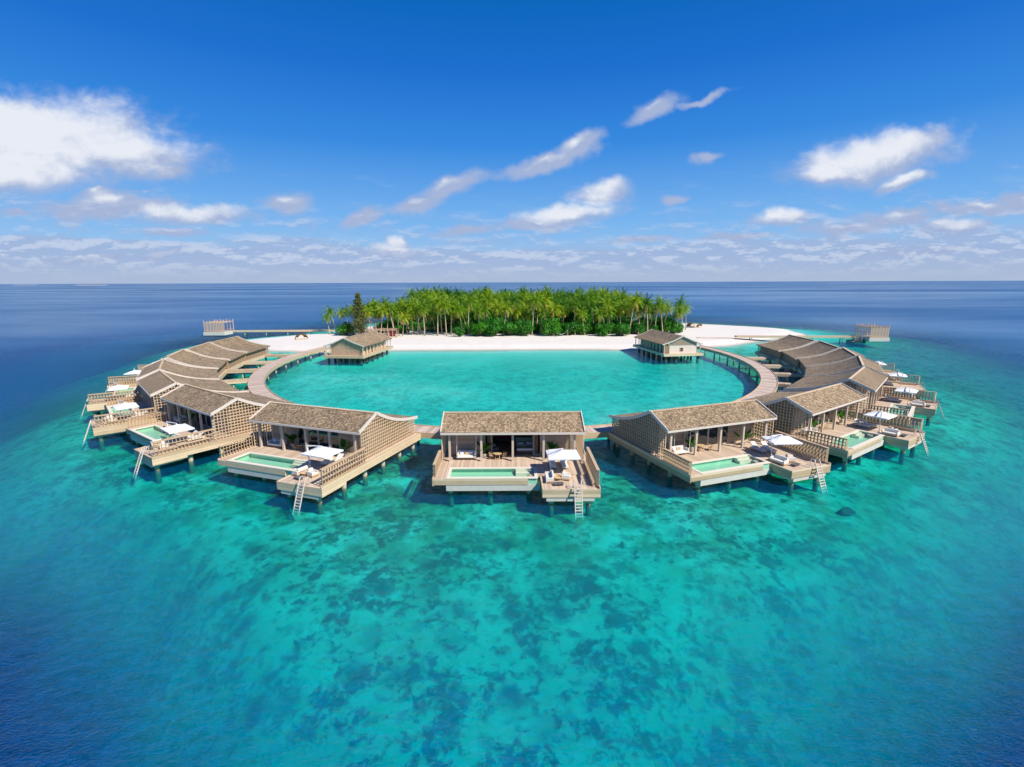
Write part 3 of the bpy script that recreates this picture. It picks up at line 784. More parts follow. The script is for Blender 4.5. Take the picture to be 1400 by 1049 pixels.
for n in order:
    k = 0 if n == 'C' else int(n[1])
    z = DK+.004; zs = DK-.166
    if k <= 6: place(FP['par'], n, 4.15+rf.uniform(-.1,.1), 6.95, z if False else zs, R(rf.uniform(-4,4)) + (R(-14) if n == 'R1' else 0), 'white square cantilever parasol beside the pool of', 'parasol', 'white parasols over the sundecks')
    if k <= 4:
        place(FP['lou'], n, 4.35, 4.7, z, R(rf.uniform(-4,4)), 'cream sun lounger nearer the pool on', 'sun lounger', 'pairs of cream sun loungers')
        place(FP['lou'], n, 5.65, 4.75, z, R(rf.uniform(-4,4)), 'cream sun lounger farther from the pool on', 'sun lounger', 'pairs of cream sun loungers')
    if k <= 3:
        place(FP['sofa'], n, 3.75, 8.2, zs, R(-90), 'cream outdoor sofa on the sundeck of', 'sofa', 'cream sofas on the sundecks')
        place(FP['arm'], n, 5.55, 8.0, zs, R(75), 'cream outdoor armchair on the sundeck of', 'armchair', 'cream armchairs on the sundecks')
        place(FP['tab'], n, 4.65, 8.15, zs, 0, 'round teak coffee table on the sundeck of', 'coffee table', 'coffee tables on the sundecks')
        place(FP['tray'], n, 4.6, 9.5, zs, R(8), 'low dark tray table near the sundeck edge of', 'tray table', 'dark tray tables on the sundecks')
    if k <= 2:
        place(FP['day'], n, -5.3, 2.2, z, 0, 'white hanging daybed on the porch of', 'daybed', 'hanging daybeds on the porches')
        place(FP['dt'], n, -1.75, 2.25, z, 0, 'round teak dining table on the porch of', 'dining table', 'dining tables on the porches')
        place(FP['din'], n, -2.45, 2.25, z, R(90), 'teak dining chair left of the porch table at', 'dining chair', 'teak dining chairs on the porches')
        place(FP['din'], n, -1.0, 2.2, z, R(-90), 'teak dining chair right of the porch table at', 'dining chair', 'teak dining chairs on the porches')
        if n in ('R1', 'L1', 'R2'):
            place(FP['pl'], n, 4.5, 2.0, z, rf.uniform(0,6), 'tall leafy potted plant on the porch of', 'potted plant', 'potted plants on the porches')
        place(FP['pl'], n, -3.3, 1.7, z, rf.uniform(0,6), 'leafy plant in pale pot beside doors of', 'potted plant', 'potted plants on the porches')
    if n == 'C':
        place(FP['pl'], n, 4.5, 1.9, z, 1.0, 'leafy potted plant behind the parasol at', 'potted plant', 'potted plants on the porches')
        place(FP['bed'], n, 1.5, -.55, z+.02, 0, 'double bed with white linen inside the open front of', 'bed', None)
        place(FP['garm'], n, -2.3, -.3, z+.02, R(20), 'grey upholstered armchair inside the open front of', 'armchair', None)

# ------------------------------------------------------------------ person standing in the pool of the second villa on the left
def person():
    loc, b = world('L2', -.55, 5.9, 1.38)
    pts = {'pel':(0,0,.95,.16),'sp':(0,0,1.15,.15),'ch':(0,0,1.38,.17),'nk':(0,0,1.52,.06),'hd':(0,-.01,1.66,.10),'tp':(0,-.01,1.76,.07),
           'hl':(-.10,0,.88,.10),'kl':(-.11,-.02,.48,.065),'al':(-.11,0,.08,.045),'fl':(-.11,-.14,.03,.035),
           'hr':(.10,0,.88,.10),'kr':(.12,-.03,.48,.065),'ar':(.13,.01,.08,.045),'fr':(.13,-.13,.03,.035),
           'sl':(-.19,0,1.42,.07),'el':(-.27,.02,1.13,.042),'wl':(-.27,-.12,.92,.030),'ml':(-.26,-.18,.86,.032),
           'sr':(.19,0,1.42,.07),'er':(.28,.03,1.14,.042),'wr':(.30,-.08,.91,.030),'mr':(.30,-.14,.85,.032)}
    ed = [('pel','sp'),('sp','ch'),('ch','nk'),('nk','hd'),('hd','tp'),('pel','hl'),('hl','kl'),('kl','al'),('al','fl'),('pel','hr'),('hr','kr'),('kr','ar'),('ar','fr'),
          ('ch','sl'),('sl','el'),('el','wl'),('wl','ml'),('ch','sr'),('sr','er'),('er','wr'),('wr','mr')]
    for s, w in ((-1,'l'),(1,'r')):
        x, y, z, _ = pts['m'+w]
        for j in range(4):
            pts['f%s%d' % (w,j)] = (x+s*.0+(j-1.5)*.018, y-.05-.006*(2-abs(j-1.5)), z-.055, .009)
            pts['g%s%d' % (w,j)] = (x+(j-1.5)*.020, y-.045, z-.095+.006*abs(j-1.5), .008)
            ed += [('m'+w, 'f%s%d' % (w,j)), ('f%s%d' % (w,j), 'g%s%d' % (w,j))]
        pts['t'+w] = (x-s*.04, y-.04, z-.01, .010); ed.append(('m'+w, 't'+w))
    ks = list(pts); me = bpy.data.meshes.new('person')
    me.from_pydata([pts[k][:3] for k in ks], [(ks.index(a), ks.index(b)) for a, b in ed], [])
    o = bpy.data.objects.new('person', me); col.objects.link(o)
    md = o.modifiers.new('skin', 'SKIN')
    for i, k in enumerate(ks):
        me.skin_vertices[0].data[i].radius = (pts[k][3],)*2
        me.skin_vertices[0].data[i].use_root = (i == 0)
    sb = o.modifiers.new('sub', 'SUBSURF'); sb.levels = 1; sb.render_levels = 2
    me.materials.append(M['skin'])
    o.location = loc; o.rotation_euler = (0,0,b+R(160))
    tag(o, 'person in dark swimwear standing in the pool of the second villa left of the middle', 'person')
    h = MB(); h.tube([(0,.015,1.60),(0,.02,1.70),(0,.01,1.78),(0,0,1.80)],[.09,.115,.085,.02],12); h.build('hair', M['hair'], o, True)
    h = MB(); h.tube([(0,0,1.50),(0,0,1.38),(0,0,1.15),(0,0,.98),(0,0,.80)],[.11,.21,.18,.20,.21],14); h.build('swimwear', M['navy'], o, True)
    fa = MB(); fa.tube([(0,-.105,1.69),(0,-.135,1.655),(0,-.105,1.64)],[.012,.018,.015],6)
    for s in (-1,1):
        fa.tube([(s*.035,-.098,1.685),(s*.035,-.112,1.685)],[.012,.009],6); fa.tube([(s*.10,0,1.69),(s*.112,.01,1.66),(s*.10,0,1.63)],[.01,.02,.01],6)
    fa.build('face', M['skin'], o, True)
person()

# ------------------------------------------------------------------ ring walkway
def ring_pt(a, r): return (r*math.sin(a), DC - r*ASP*math.cos(a))
def walkway():
    root = empty('ring_walkway', (0, DC, 0))
    A0, A1, n = R(-107), R(107), 200
    top = MB(); fa = MB()
    me_uv = []
    for k in range(n):
        a, b = A0+(A1-A0)*k/n, A0+(A1-A0)*(k+1)/n
        q = [ring_pt(a,RI), ring_pt(b,RI), ring_pt(b,RO), ring_pt(a,RO)]
        q = [(x, y-DC) for x, y in q]
        top.quad((*q[0],2.0),(*q[1],2.0),(*q[2],2.0),(*q[3],2.0))
        top.quad((*q[0],1.75),(*q[3],1.75),(*q[2],1.75),(*q[1],1.75))
        for i0, i1, s in ((0,1,-1),(3,2,1)):
            o0 = [ring_pt(a,(RI if s<0 else RO)+s*.12), ring_pt(b,(RI if s<0 else RO)+s*.12)]
            o0 = [(x, y-DC) for x, y in o0]
            fa.quad((*o0[0],1.35),(*o0[1],1.35),(*o0[1],2.12),(*o0[0],2.12))
            fa.quad((*q[i0],1.35),(*q[i1],1.35),(*q[i1],2.12),(*q[i0],2.12))
            fa.quad((*o0[0],2.12),(*o0[1],2.12),(*q[i1],2.12),(*q[i0],2.12))
            fa.quad((*o0[0],1.35),(*o0[1],1.35),(*q[i1],1.35),(*q[i0],1.35))
    m, nt, b = newmat('curved_walkway_planks')
    tc = nt.node('ShaderNodeTexCoord').outputs['Object']
    sp = nt.n.new('ShaderNodeSeparateXYZ'); nt.link(tc, sp.inputs[0])
    ang = nt.math('ARCTAN2', sp.outputs[0], sp.outputs[1]); t = nt.math('MULTIPLY', ang, 62/.30)
    wn = nt.n.new('ShaderNodeTexWhiteNoise'); wn.noise_dimensions = '1D'; nt.link(nt.math('FLOOR', t), wn.inputs['W'])
    f = nt.math('ADD', nt.math('MULTIPLY', wn.outputs['Value'], .5), nt.math('MULTIPLY', nt.noise(tc, .8, 5, .6), .6))
    c = nt.mix(nt.smooth(f, .2, .9), (.42,.31,.245), (.68,.54,.43))
    nt.link(c, b.inputs['Base Color']); b.inputs['Roughness'].default_value = .8
    top.build('planking', m, root); fa.build('edge_beam', M['fascia'], root)
    k = 0
    for a in np.linspace(-104, 104, 33):
        for rr_ in (RI+.5, RO-.5):
            x, y = ring_pt(R(a), rr_); s = MB(); s.cyl((x, y-DC, -4), (x, y-DC, 1.36), .2, .2, 10)
            s.build('stilt', M['stilt'], root)
        x0, y0 = ring_pt(R(a), RI+.1); x1, y1 = ring_pt(R(a), RO-.1)
        s = MB(); s.beam((x0,y0-DC,1.52),(x1,y1-DC,1.52),.3,.34); s.build('cross_beam', M['stilt'], root)
    tag(root, 'curved timber walkway on stilts ringing the lagoon behind the villas', 'walkway')
walkway()
def straight_bridge(p0, p1, w, label, name='footbridge', group=None, z=1.985, nst=None, cat='footbridge'):
    p0 = Vector((*p0, 0)); p1 = Vector((*p1, 0)); d = p1-p0; L = d.length
    r = empty(name, ((p0+p1)/2), math.atan2(d.y, d.x))
    t = MB(); t.box(-L/2, L/2, -w/2, w/2, z-.22, z); t.build('planking', M['walkway'], r)
    f = MB()
    for s in (-1,1): f.box(-L/2, L/2, min(s*w/2, s*(w/2+.1)), max(s*w/2, s*(w/2+.1)), z-.58, z+.05)
    f.build('edge_beam', M['fascia'], r)
    n = nst or max(1, int(L/7))
    for k in range(n):
        x = -L/2 + L*(k+.5)/n
        s = MB(); s.box(x-.16, x+.16, -w/2+.1, w/2-.1, z-.6, z-.23)
        for sy in (-1, 1): s.cyl((x, sy*(w/2-.35), -4), (x, sy*(w/2-.35), z-.6), .17, .17, 10)
        s.build('stilt_frame', M['stilt'], r)
    tag(r, label, cat, group); return r
for n in order:
    (x, y), b = vframe(n)
    for du in ((-3.2,) if n == 'C' else (-4.6,)):
        (p, _b) = world(n, du, -8.75, 0)
        # nearest point of the walkway edge
        best = min((math.hypot(ring_pt(R(a/4), RO+.1)[0]-p[0], ring_pt(R(a/4), RO+.1)[1]-p[1]), a/4) for a in range(-440, 441))
        q = ring_pt(R(best[1]), RO+.12)
        if best[0] > .6 and math.hypot(p[0], (p[1]-DC)/ASP) > RO+.3:
            straight_bridge(p[:2], q, 1.8, 'short timber footbridge from the ring walkway to ' + which(n), group='footbridges to the villas', nst=1)

# ------------------------------------------------------------------ lagoon pavilions
def pavilion(cx_, cy_, rz, mirror, label):
    r = empty('lagoon_pavilion', (cx_, cy_, 0), rz)
    L, W = 22.6, 11.6; h2, w2 = L/2, W/2
    RW = w2+.25; ze, zr = 4.65, 7.0
    m = MB()
    prof = [(-RW,ze),(-RW*.5,ze+.95),(0,zr),(RW*.5,ze+1.05),(RW,ze)]
    for (a,za),(b,zb) in zip(prof,prof[1:]):
        m.quad((a,-h2+.8,za),(b,-h2+.8,zb),(b,h2-.8,zb),(a,h2-.8,za)); m.quad((a,-h2+.8,za-.22),(a,h2-.8,za-.22),(b,h2-.8,zb-.22),(b,-h2+.8,zb-.22))
        for y in (-h2+.8,h2-.8): m.quad((a,y,za),(b,y,zb),(b,y,zb-.22),(a,y,za-.22))
    for s in (-1,1): m.quad((s*RW,-h2+.8,ze),(s*RW,h2-.8,ze),(s*RW,h2-.8,ze-.22),(s*RW,-h2+.8,ze-.22))
    rf = m.build('roof', M['roof'], r)
    t = MB()
    for y in (-h2+.74, h2-.74):
        for (a,za),(b,zb) in zip(prof,prof[1:]): t.beam((a,y,za-.08),(b,y,zb-.08),.1,.3)
    t.build('roof_edge_board', M['trim'], rf)
    d = MB(); d.box(-w2,w2,-h2,h2,1.8,2.0); d.build('deck', M['deck'], r)
    f = MB(); f.box(-w2-.1,w2+.1,-h2-.1,-h2,1.35,2.05); f.box(-w2-.1,w2+.1,h2,h2+.1,1.35,2.05)
    for s in (-1,1): f.box(min(s*w2,s*(w2+.1)),max(s*w2,s*(w2+.1)),-h2,h2,1.35,2.05)
    f.build('fascia', M['fascia'], r)
    def rz_(x):
        for (a,za),(b,zb) in zip(prof,prof[1:]):
            if a <= x <= b: return za+(zb-za)*(x-a)/(b-a)
        return ze
    # front gable: lattice (left one) or vertical boards with slat sides (right one)
    g = MB(); y = -h2+1.3
    if mirror:
        x = -w2+2.1
        while x < w2-1.7: g.box(x,x+.40,y,y+.08,2.0,rz_(x+.2)-.35); x += .43
        g.build('gable_wall', M['gablewhite'], r)
        g = MB()
        for k in range(8):
            z = 2.2+k*.3; g.box(-w2+.6,-w2+2.05,y,y+.06,z,z+.13)
        for k in range(9):
            z = 4.4+k*.28
            xs_ = [q/10 for q in range(-57,58) if rz_(q/10)-.35 > z+.13]
            if xs_: g.box(min(xs_),max(xs_),y-.12,y-.06,z,z+.12)
        g.box(-.55,-.45,y-.1,y-.02,2.6,3.6); g.box(.35,.45,y-.1,y-.02,2.6,3.6)
        for k in range(3): g.box(-.45,.35,y-.1,y-.02,2.6+k*.45,2.68+k*.45)
        g.build('slat_screen', M['fin'], r)
        g = MB(); g.box(-.44,.34,y-.019,y-.004,2.6,3.6); g.build('window', M['glass'], r)
    else:
        g.box(-w2+1.5,w2-1.3,y+.3,y+.4,2.0,4.6); 
        for k in range(20):
            x0 = -w2+1.5+k*.44; 
            if x0+.44 < w2-1.3: g.box(x0,x0+.43,y+.31,y+.39,4.6,max(4.62,rz_(x0+.2)-.4))
        g.build('gable_wall', M['gablepink'], r)
        g = MB(); x = -w2+1.1
        while x < w2-.2: g.box(x,x+.07,y,y+.08,2.0,rz_(x)-.3); x += .40
        z = 2.3
        while z < 6.7:
            xs_ = [q/10 for q in range(-55,56) if rz_(q/10)-.35 > z]
            if xs_: g.box(max(min(xs_),-w2+1.1),min(max(xs_),w2-.2),y-.04,y-.002,z,z+.06)
            z += .36
        g.build('lattice_screen', M['lattice'], r)
    # long sides: wall bays set between projecting fins
    s = -1 if mirror else 1
    wl = MB(); wl.box(min(s*(w2-1.9),s*(w2-2.0)),max(s*(w2-1.9),s*(w2-2.0)),-h2+1.8,h2-3.8,2.0,ze+.3); wl.build('wall', M['wall'], r)
    for k in range(8):
        yy = -h2+2.2+k*2.25
        q = MB(); q.box(min(s*(w2-.95),s*(w2-1.85)),max(s*(w2-.95),s*(w2-1.85)),yy,yy+1.25,2.0,ze-.02); q.build('wall_bay', M['baywall'] if not mirror else M['wall'], r)
    for k in range(9):
        yy = -h2+.9+k*(L-2)/8
        q = MB(); q.box(s*(w2-.35)-.1,s*(w2-.35)+.1,yy-.1,yy+.1,2.0,ze-.12); q.build('column', M['post'], r)
    for yy in (-h2+1.0, -h2+5):
        q = MB(); q.box(-s*(w2-.4)-.1,-s*(w2-.4)+.1,yy-.1,yy+.1,2.0,ze-.15); q.build('column', M['post'], r)
    for k in range(6):
        for x in (-w2+1,-w2+4,w2-4,w2-1):
            yy = -h2+.9+k*(L-2)/5.4
            q = MB(); q.box(x-.25,x+.25,yy-.25,yy+.25,-2.5,1.42); q.build('stilt', M['darkwood'], r)
    tag(r, label, 'pavilion'); return r
M['baywall'] = simple('bay_boards_sunlight_tint', (.74,.50,.32), .7, .15, 2)  # warm sunlight on the bays painted into the board colour
M['gablepink'] = wood('gable_boards_sunlight_tint', (.66,.42,.29), (.86,.62,.45), .44, 'X', gap=.3)  # sun on the front gable painted in as a warmer, brighter tone
M['gablewhite'] = simple('pale_vertical_boards', (.84,.71,.60), .65, .14, 2)
pavilion(-45.6, 148.6, R(-7.6), False, 'shingle roofed pavilion with lattice gable at the left side of the beach')
pavilion(46.6, 150.6, R(8.5), True, 'shingle roofed pavilion with pale boarded gable at the right side of the beach')

# ------------------------------------------------------------------ arrival jetties, towers, boat
def jetty_tower(x0, x1, y0, dep, zt, label, slats):
    r = empty('jetty_pavilion', ((x0+x1)/2, y0+dep/2, 0)); w2 = (x1-x0)/2; d2 = dep/2
    b = MB(); b.box(-w2-.3,w2+.3,-d2-.3,d2+.3,.7,1.95); b.build('base', M['concrete'], r)
    b = MB(); b.box(-w2,w2,-d2,d2,1.955,2.02); b.build('deck', M['walkway'], r)
    n = 6
    for s in (-1,1):
        for k in range(n+1):
            x = -w2+.15+(2*w2-.3)*k/n
            q = MB(); q.box(x-.12,x+.12,s*(d2-.15)-.12,s*(d2-.15)+.12,2.02,zt+(.35 if k % 2 == 0 else .1)); q.build('post', M['postpink'], r)
    b = MB()
    for s in (-1,1): b.box(-w2,w2,s*(d2-.15)-.06,s*(d2-.15)+.06,zt-.9,zt-.7); b.box(-w2+.05,w2-.05,s*(d2-.15)-.05,s*(d2-.15)+.05,2.75,2.87)
    for k in range(16): b.box(-w2+.1+k*(2*w2-.3)/15,-w2+.22+k*(2*w2-.3)/15,-d2,d2,zt-.69,zt-.5)
    b.build('slat_roof', M['postpink'], r)
    if slats:
        b = MB()
        for k in range(24):
            x = -w2+.3+k*(2*w2-.6)/23; b.box(x-.085,x+.085,-d2+.02,-d2+.05,2.05,zt-.92)
        b.build('slat_screen', M['postpink'], r)
    tag(r, label, 'pavilion')
M['postpink'] = simple('sun_bleached_timber', (.60,.42,.29), .75, .15, 2)
jetty_tower(-128.1, -119.9, 207.5, 8, 6.5, 'open timber pavilion on the end of the left jetty', True)
jetty_tower(128.3, 135.0, 178.5, 8, 6.2, 'slatted timber pavilion on the end of the right jetty', True)
straight_bridge((-119.4, 214.8), (-74, 216.5), 2.4, 'long low timber jetty from the left pavilion to the beach', 'jetty', z=1.95, nst=5, cat='jetty')
straight_bridge((84, 187), (127.8, 184.5), 2.4, 'long low timber jetty from the right pavilion to the beach', 'jetty', z=1.95, nst=4, cat='jetty')
def boat():
    r = empty('motor_boat', (124.4, 180.4, 0), R(8))
    h = MB(); st = []
    for t in range(9):
        x = -3.6 + 7.2*t/8; w = 1.15*math.sin(PI*min(1, .12+.62*(t/8)))**.6 if t < 8 else 1.1
        w = max(.06, 1.15*min(1, (t/3.2)**.7)); zb = -.35 + .35*(1-min(1, t/2.5)); zt = 1.15-.25*t/8
        st.append([(x,-w,zt),(x,-w*.7,zb+.2),(x,0,zb),(x,w*.7,zb+.2),(x,w,zt)])
    i = 0
    for a in st: h.v += a
    for t in range(8):
        for j in range(4): h.f.append((5*t+j,5*t+j+1,5*t+j+6,5*t+j+5))
    h.f.append(tuple(range(40,45))); h.build('hull', M['hull'], r)
    d = MB(); d.box(-1.9,3.5,-.95,.95,.55,.6); d.build('deck', M['whitemetal'], r)
    c = MB(); c.box(-.6,.8,-.6,.6,.61,1.5); c.build('console', M['steel'], r)
    p = MB()
    for x in (-.9,1.9):
        for y in (-.85,.85): p.beam((x,y,.6),(x,y,2.6),.07)
    p.build('canopy_frame', M['whitemetal'], r)
    c = MB(); c.rbox(-1.1,2.2,-1,1,2.605,2.72,.04); c.build('canopy', M['steel'], r)
    e = MB(); e.rbox(3.4,3.95,-.3,.3,.0,1.35,.08); e.build('outboard_engine', M['steel'], r)
    tag(r, 'dark hulled motor boat moored against the right jetty pavilion', 'boat')
boat()
def strip(name, pts, w, mat, z=None):
    m = MB()
    P_ = np.array(pts, float); zz, _ = height(P_)
    for k in range(len(pts)-1):
        d = Vector(pts[k+1])-Vector(pts[k]); n_ = Vector((-d.y, d.x)).normalized()*w/2
        a, b = Vector(pts[k]), Vector(pts[k+1]); za, zb = max(zz[k],.1)+.14, max(zz[k+1],.1)+.14
        m.quad((a.x-n_.x,a.y-n_.y,za),(b.x-n_.x,b.y-n_.y,zb),(b.x+n_.x,b.y+n_.y,zb),(a.x+n_.x,a.y+n_.y,za))
        for s in (-1,1): m.quad((a.x+s*n_.x,a.y+s*n_.y,za),(b.x+s*n_.x,b.y+s*n_.y,zb),(b.x+s*n_.x,b.y+s*n_.y,zb-.3),(a.x+s*n_.x,a.y+s*n_.y,za-.3))
    return structure(m.build(name, mat))
strip('boardwalk_path', [(-75+k*1.6, 216.5+.25*k) for k in range(12)], 2.0, M['walkway'])
strip('boardwalk_path', [(70+k*1.5, 189-.2*k) for k in range(11)], 2.0, M['walkway'])

def pod(x, y, rz, label, s=1.0):
    r = empty('beach_daybed', (x, y, height(np.array([[x,y]]))[0][0]-.02), rz)
    m = MB(); n, k2 = 16, 7
    # half shell canopy, open to -Y
    th = .09
    def pt(i, j, rr_):
        a = PI*i/n; e = (PI*.62)*j/k2
        return (2.0*rr_*math.cos(a)*math.cos(e*.55)*s, (1.2*math.sin(e)-.6)*rr_*s*1.2, (.25+1.75*math.sin(a)*(1-.35*(j/k2)))*rr_*s)
    for i in range(n):
        for j in range(k2):
            for q, fl in ((1.0, 0), (.95, 1)):
                m.quad(pt(i,j,q),pt(i+1,j,q),pt(i+1,j+1,q),pt(i,j+1,q))
    m.build('canopy', M['wicker'], r, True)
    b = MB(); b.rbox(-1.7*s,1.7*s,-.9*s,.8*s,.25*s,.55*s,.08); b.build('mattress', M['cushion'], r)
    f = MB(); f.box(-1.8*s,1.8*s,-.95*s,.85*s,.0,.24*s); f.build('frame', M['wicker'], r)
    tag(r, label, 'daybed', 'woven daybeds on the sand')
pod(-80.3, 189.5, R(25), 'woven canopy daybed on the sand left of the left beach pavilion', 1.15)
pod(83.5, 233, R(-60), 'woven canopy daybed on the far sand right of the palm grove', 1.15)
pod(87.5, 234, R(40), 'smaller woven daybed beside the one right of the palm grove', .9)

def pergola():
    r = empty('beach_bar', (-51, 196, .95), R(4))
    b = MB(); b.box(-6,6,-3,3,.0,.5); b.build('platform', M['walkway'], r)
    for k in range(9):
        for y in (-2.8, 2.8):
            q = MB(); q.beam((-5.8+k*1.45,y,.5),(-5.8+k*1.45,y,3.3+.4*((k*7)%3)/2),.16); q.build('post', M['postpink'], r)
    b = MB()
    for y in (-2.8,2.8): b.box(-5.9,5.9,y-.07,y+.07,2.9,3.05)
    for k in range(14): b.box(-5.6+k*.85,-5.5+k*.85,-2.7,2.7,3.06,3.16)
    b.build('roof_slats', M['postpink'], r)
    b = MB(); b.box(3.0,5.2,-2.4,-1.9,.5,2.8); b.build('red_panel', M['darkred'], r)
    b = MB(); b.box(-4.5,2.2,-1.6,-1.0,.5,1.6); b.build('counter', M['wall'], r)
    tag(r, 'timber pergola bar with a red panel behind the left beach pavilion', 'beach bar')
pergola()

# ------------------------------------------------------------------ vegetation
def make_palm(seed, h, mat, dry=None, lean=1.0):
    rr = random.Random(seed); r = empty('coconut_palm')
    la = rr.random()*2*PI; lx, ly = math.cos(la)*lean, math.sin(la)*lean
    pts = []; rs = []
    for k in range(9):
        t = k/8; bend = t*t*h*.13 + math.sin(t*PI)*h*.02
        pts.append((lx*bend, ly*bend, h*t)); rs.append(.27*(1-t*.5) + (.16 if k == 0 else 0))
    tb = MB(); tb.tube(pts, rs, 8); tb.build('trunk', M['bark'], r, True)
    top = Vector(pts[-1]); f = MB(); nf = 24; fd = MB()
    for k in range(nf):
        a = k*2.39996 + rr.uniform(-.2,.2); lvl = k/nf
        el = R(78 - 118*lvl) + rr.uniform(-.1,.1)
        L = rr.uniform(4.7,5.8)*(1-.12*abs(lvl-.5)); n = 11
        tgt = fd if (dry and lvl > .84) else f
        p = Vector(top); dirv = Vector((math.cos(a)*math.cos(el), math.sin(a)*math.cos(el), math.sin(el)))
        side = Vector((-math.sin(a), math.cos(a), 0)); q = []
        for j in range(n+1):
            q.append((Vector(p), Vector(dirv)))
            p = p + dirv*L/n; dirv = (dirv + Vector((0,0,-.135-.06*lvl))).normalized()
        for j in range(n):
            (pa, da), (pb, db) = q[j], q[j+1]; t = (j+.5)/n
            lw = (1.05*math.sin(PI*(.12+.80*t))**.8) * rr.uniform(.85,1.15)
            tgt.quad(pa-side*.035, pa+side*.035, pb+side*.03, pb-side*.03)
            for s in (-1,1):
                for sub in (0, .5):
                    b0 = pa.lerp(pb, sub); b1 = pa.lerp(pb, sub+.36)
                    tip = b0 + side*s*lw*.80 + da*lw*.42 + Vector((0,0,-lw*rr.uniform(.30,.75)))
                    tgt.quad(b0, b1, tip+da*.05, tip-da*.02)
    f.build('crown', mat, r)
    if dry: fd.build('dry_fronds', M['palmdry'], r)
    c = MB()
    for k in range(5):
        a = k*1.3; p = top+Vector((math.cos(a)*.3, math.sin(a)*.3, -.35))
        c.tube([p+Vector((0,0,-.17)),p+Vector((0,0,-.08)),p+Vector((0,0,.08)),p+Vector((0,0,.17))],[.04,.15,.15,.04],7)
    c.build('coconuts', M['wicker'], r)
    return r
def blob_pts(rr, a, n):
    out = []
    for _ in range(n):
        while True:
            v = Vector((rr.uniform(-1,1), rr.uniform(-1,1), rr.uniform(-1,1)))
            if .1 < v.length <= 1: break
        out.append(v.normalized())
    return out
def make_bush(seed, w, h, mat, name='broadleaf_tree', lumps=16, dens=230, leaf=.30):
    rr = random.Random(seed); r = empty(name); f = MB(); st = MB()
    for k in range(lumps):
        a = rr.random()*2*PI; q = rr.random()**.5
        zc = h*(.24+.58*rr.random())*(1-.22*q*q); lr = h*rr.uniform(.15,.27)
        c = Vector((math.cos(a)*q*w*.40, math.sin(a)*q*w*.40, zc))
        for d in blob_pts(rr, 0, dens):
            p = c + Vector((d.x*lr*1.25, d.y*lr*1.25, d.z*lr*.95))*rr.uniform(.72,1.06)
            if p.z < .1: continue
            n_ = (d + Vector((rr.uniform(-.6,.6),rr.uniform(-.6,.6),rr.uniform(-.2,.7)))).normalized()
            t1 = n_.cross(Vector((rr.uniform(-1,1),rr.uniform(-1,1),rr.uniform(-1,1)))).normalized(); t2 = n_.cross(t1)
            s = leaf*rr.uniform(.7,1.35)
            f.quad(p-t1*s, p-t2*s*.55, p+t1*s, p+t2*s*.55)
        st.beam((math.cos(a)*.2,math.sin(a)*.2,0), c, .14+.02*h)
    st.tube([(0,0,-.3),(0,0,h*.3)],[.045*h,.02*h],7)
    st.build('trunk', M['barkdark'], r); f.build('crown', mat, r)
    return r
def make_conifer(h):
    rr = random.Random(3); r = empty('casuarina_tree'); st = MB(); f = MB()
    st.tube([(0,0,-.3),(.1,0,h*.4),(0,.1,h*.75),(.15,0,h*.97)],[.42,.28,.15,.03],8)
    for k in range(95):
        t = (k+.5)/95; z = h*(.10+.88*t); a = k*2.39996
        L = 3.4*(1-t)**.8*(.45+.75*rr.random())*(min(1, .6+t*3)) + .3
        d = Vector((math.cos(a), math.sin(a), .55+.5*t)).normalized(); p0 = Vector((0,0,z))
        st.beam(p0, p0+d*L*.9, .05)
        for j in range(46):
            q = rr.random()**.7; p = p0+d*L*q+Vector((rr.gauss(0,.30),rr.gauss(0,.30),rr.gauss(-.12,.28)))*(.5+.5*L/3)
            t1 = Vector((rr.uniform(-.5,.5)+d.x*.5,rr.uniform(-.5,.5)+d.y*.5,rr.uniform(-1.1,.4))).normalized(); t2 = t1.cross(Vector((rr.uniform(-1,1),rr.uniform(-1,1),.3))).normalized()
            s = rr.uniform(.28,.5); f.quad(p-t1*s, p-t2*s*.2, p+t1*s, p+t2*s*.2)
    st.build('trunk', M['barkdark'], r); f.build('crown', M['needle'], r); return r

palms = [make_palm(1,13.5,M['palm'],True), make_palm(2,12.5,M['palmdark']), make_palm(3,14.5,M['palm'],True), make_palm(4,11.5,M['palm'],True,1.5),
         make_palm(5,14,M['palmdark'],True), make_palm(6,12.5,M['palm'],False,1.8)]
bushes = [make_bush(11,9,6.5,M['bush']), make_bush(12,10,7.5,M['bush']), make_bush(13,6,5,M['bush']), make_bush(14,4,4.6,M['bush'],lumps=9)]
index_kids()
first = {}
def put(p, x, y, s, rz, label, cat, group=None, z=None):
    if p.name not in first: first[p.name] = 1; o = p
    else: o = copy_tree(p)
    if z is None: z = float(height(np.array([[x,y]], float))[0][0])
    o.location = (x, y, z-.1); o.rotation_euler = (0,0,rz); o.scale = (s,s,s)
    tag(o, label, cat, group); return o
rv = random.Random(21)
GP = 'coconut palms of the island grove'
# isolated palms, from the photograph
iso = [(452,206,.62,'short coconut palm at the far left end of the grove'), (461,210,.74,'leaning coconut palm second from the left end of the grove'),
       (470,207,.66,'coconut palm just left of the tall casuarina tree'), (478,214,.74,'coconut palm half hidden behind the tall casuarina tree'),
       (905,205,.86,'lone palm with a pale straight trunk behind the right beach pavilion'), (920,208,.80,'palm leaning right of the lone pale trunk behind the right pavilion'),
       (932,213,.86,'full crowned palm at the far right end of the grove'), (936,222,.72,'palm at the outermost right end of the grove')]
for i, (px, y, s, lab) in enumerate(iso):
    put(palms[[3,5,0,1,2,3,4,0][i]], aty(px, y), y, s, rv.uniform(0,6.28), lab, 'palm tree', GP)
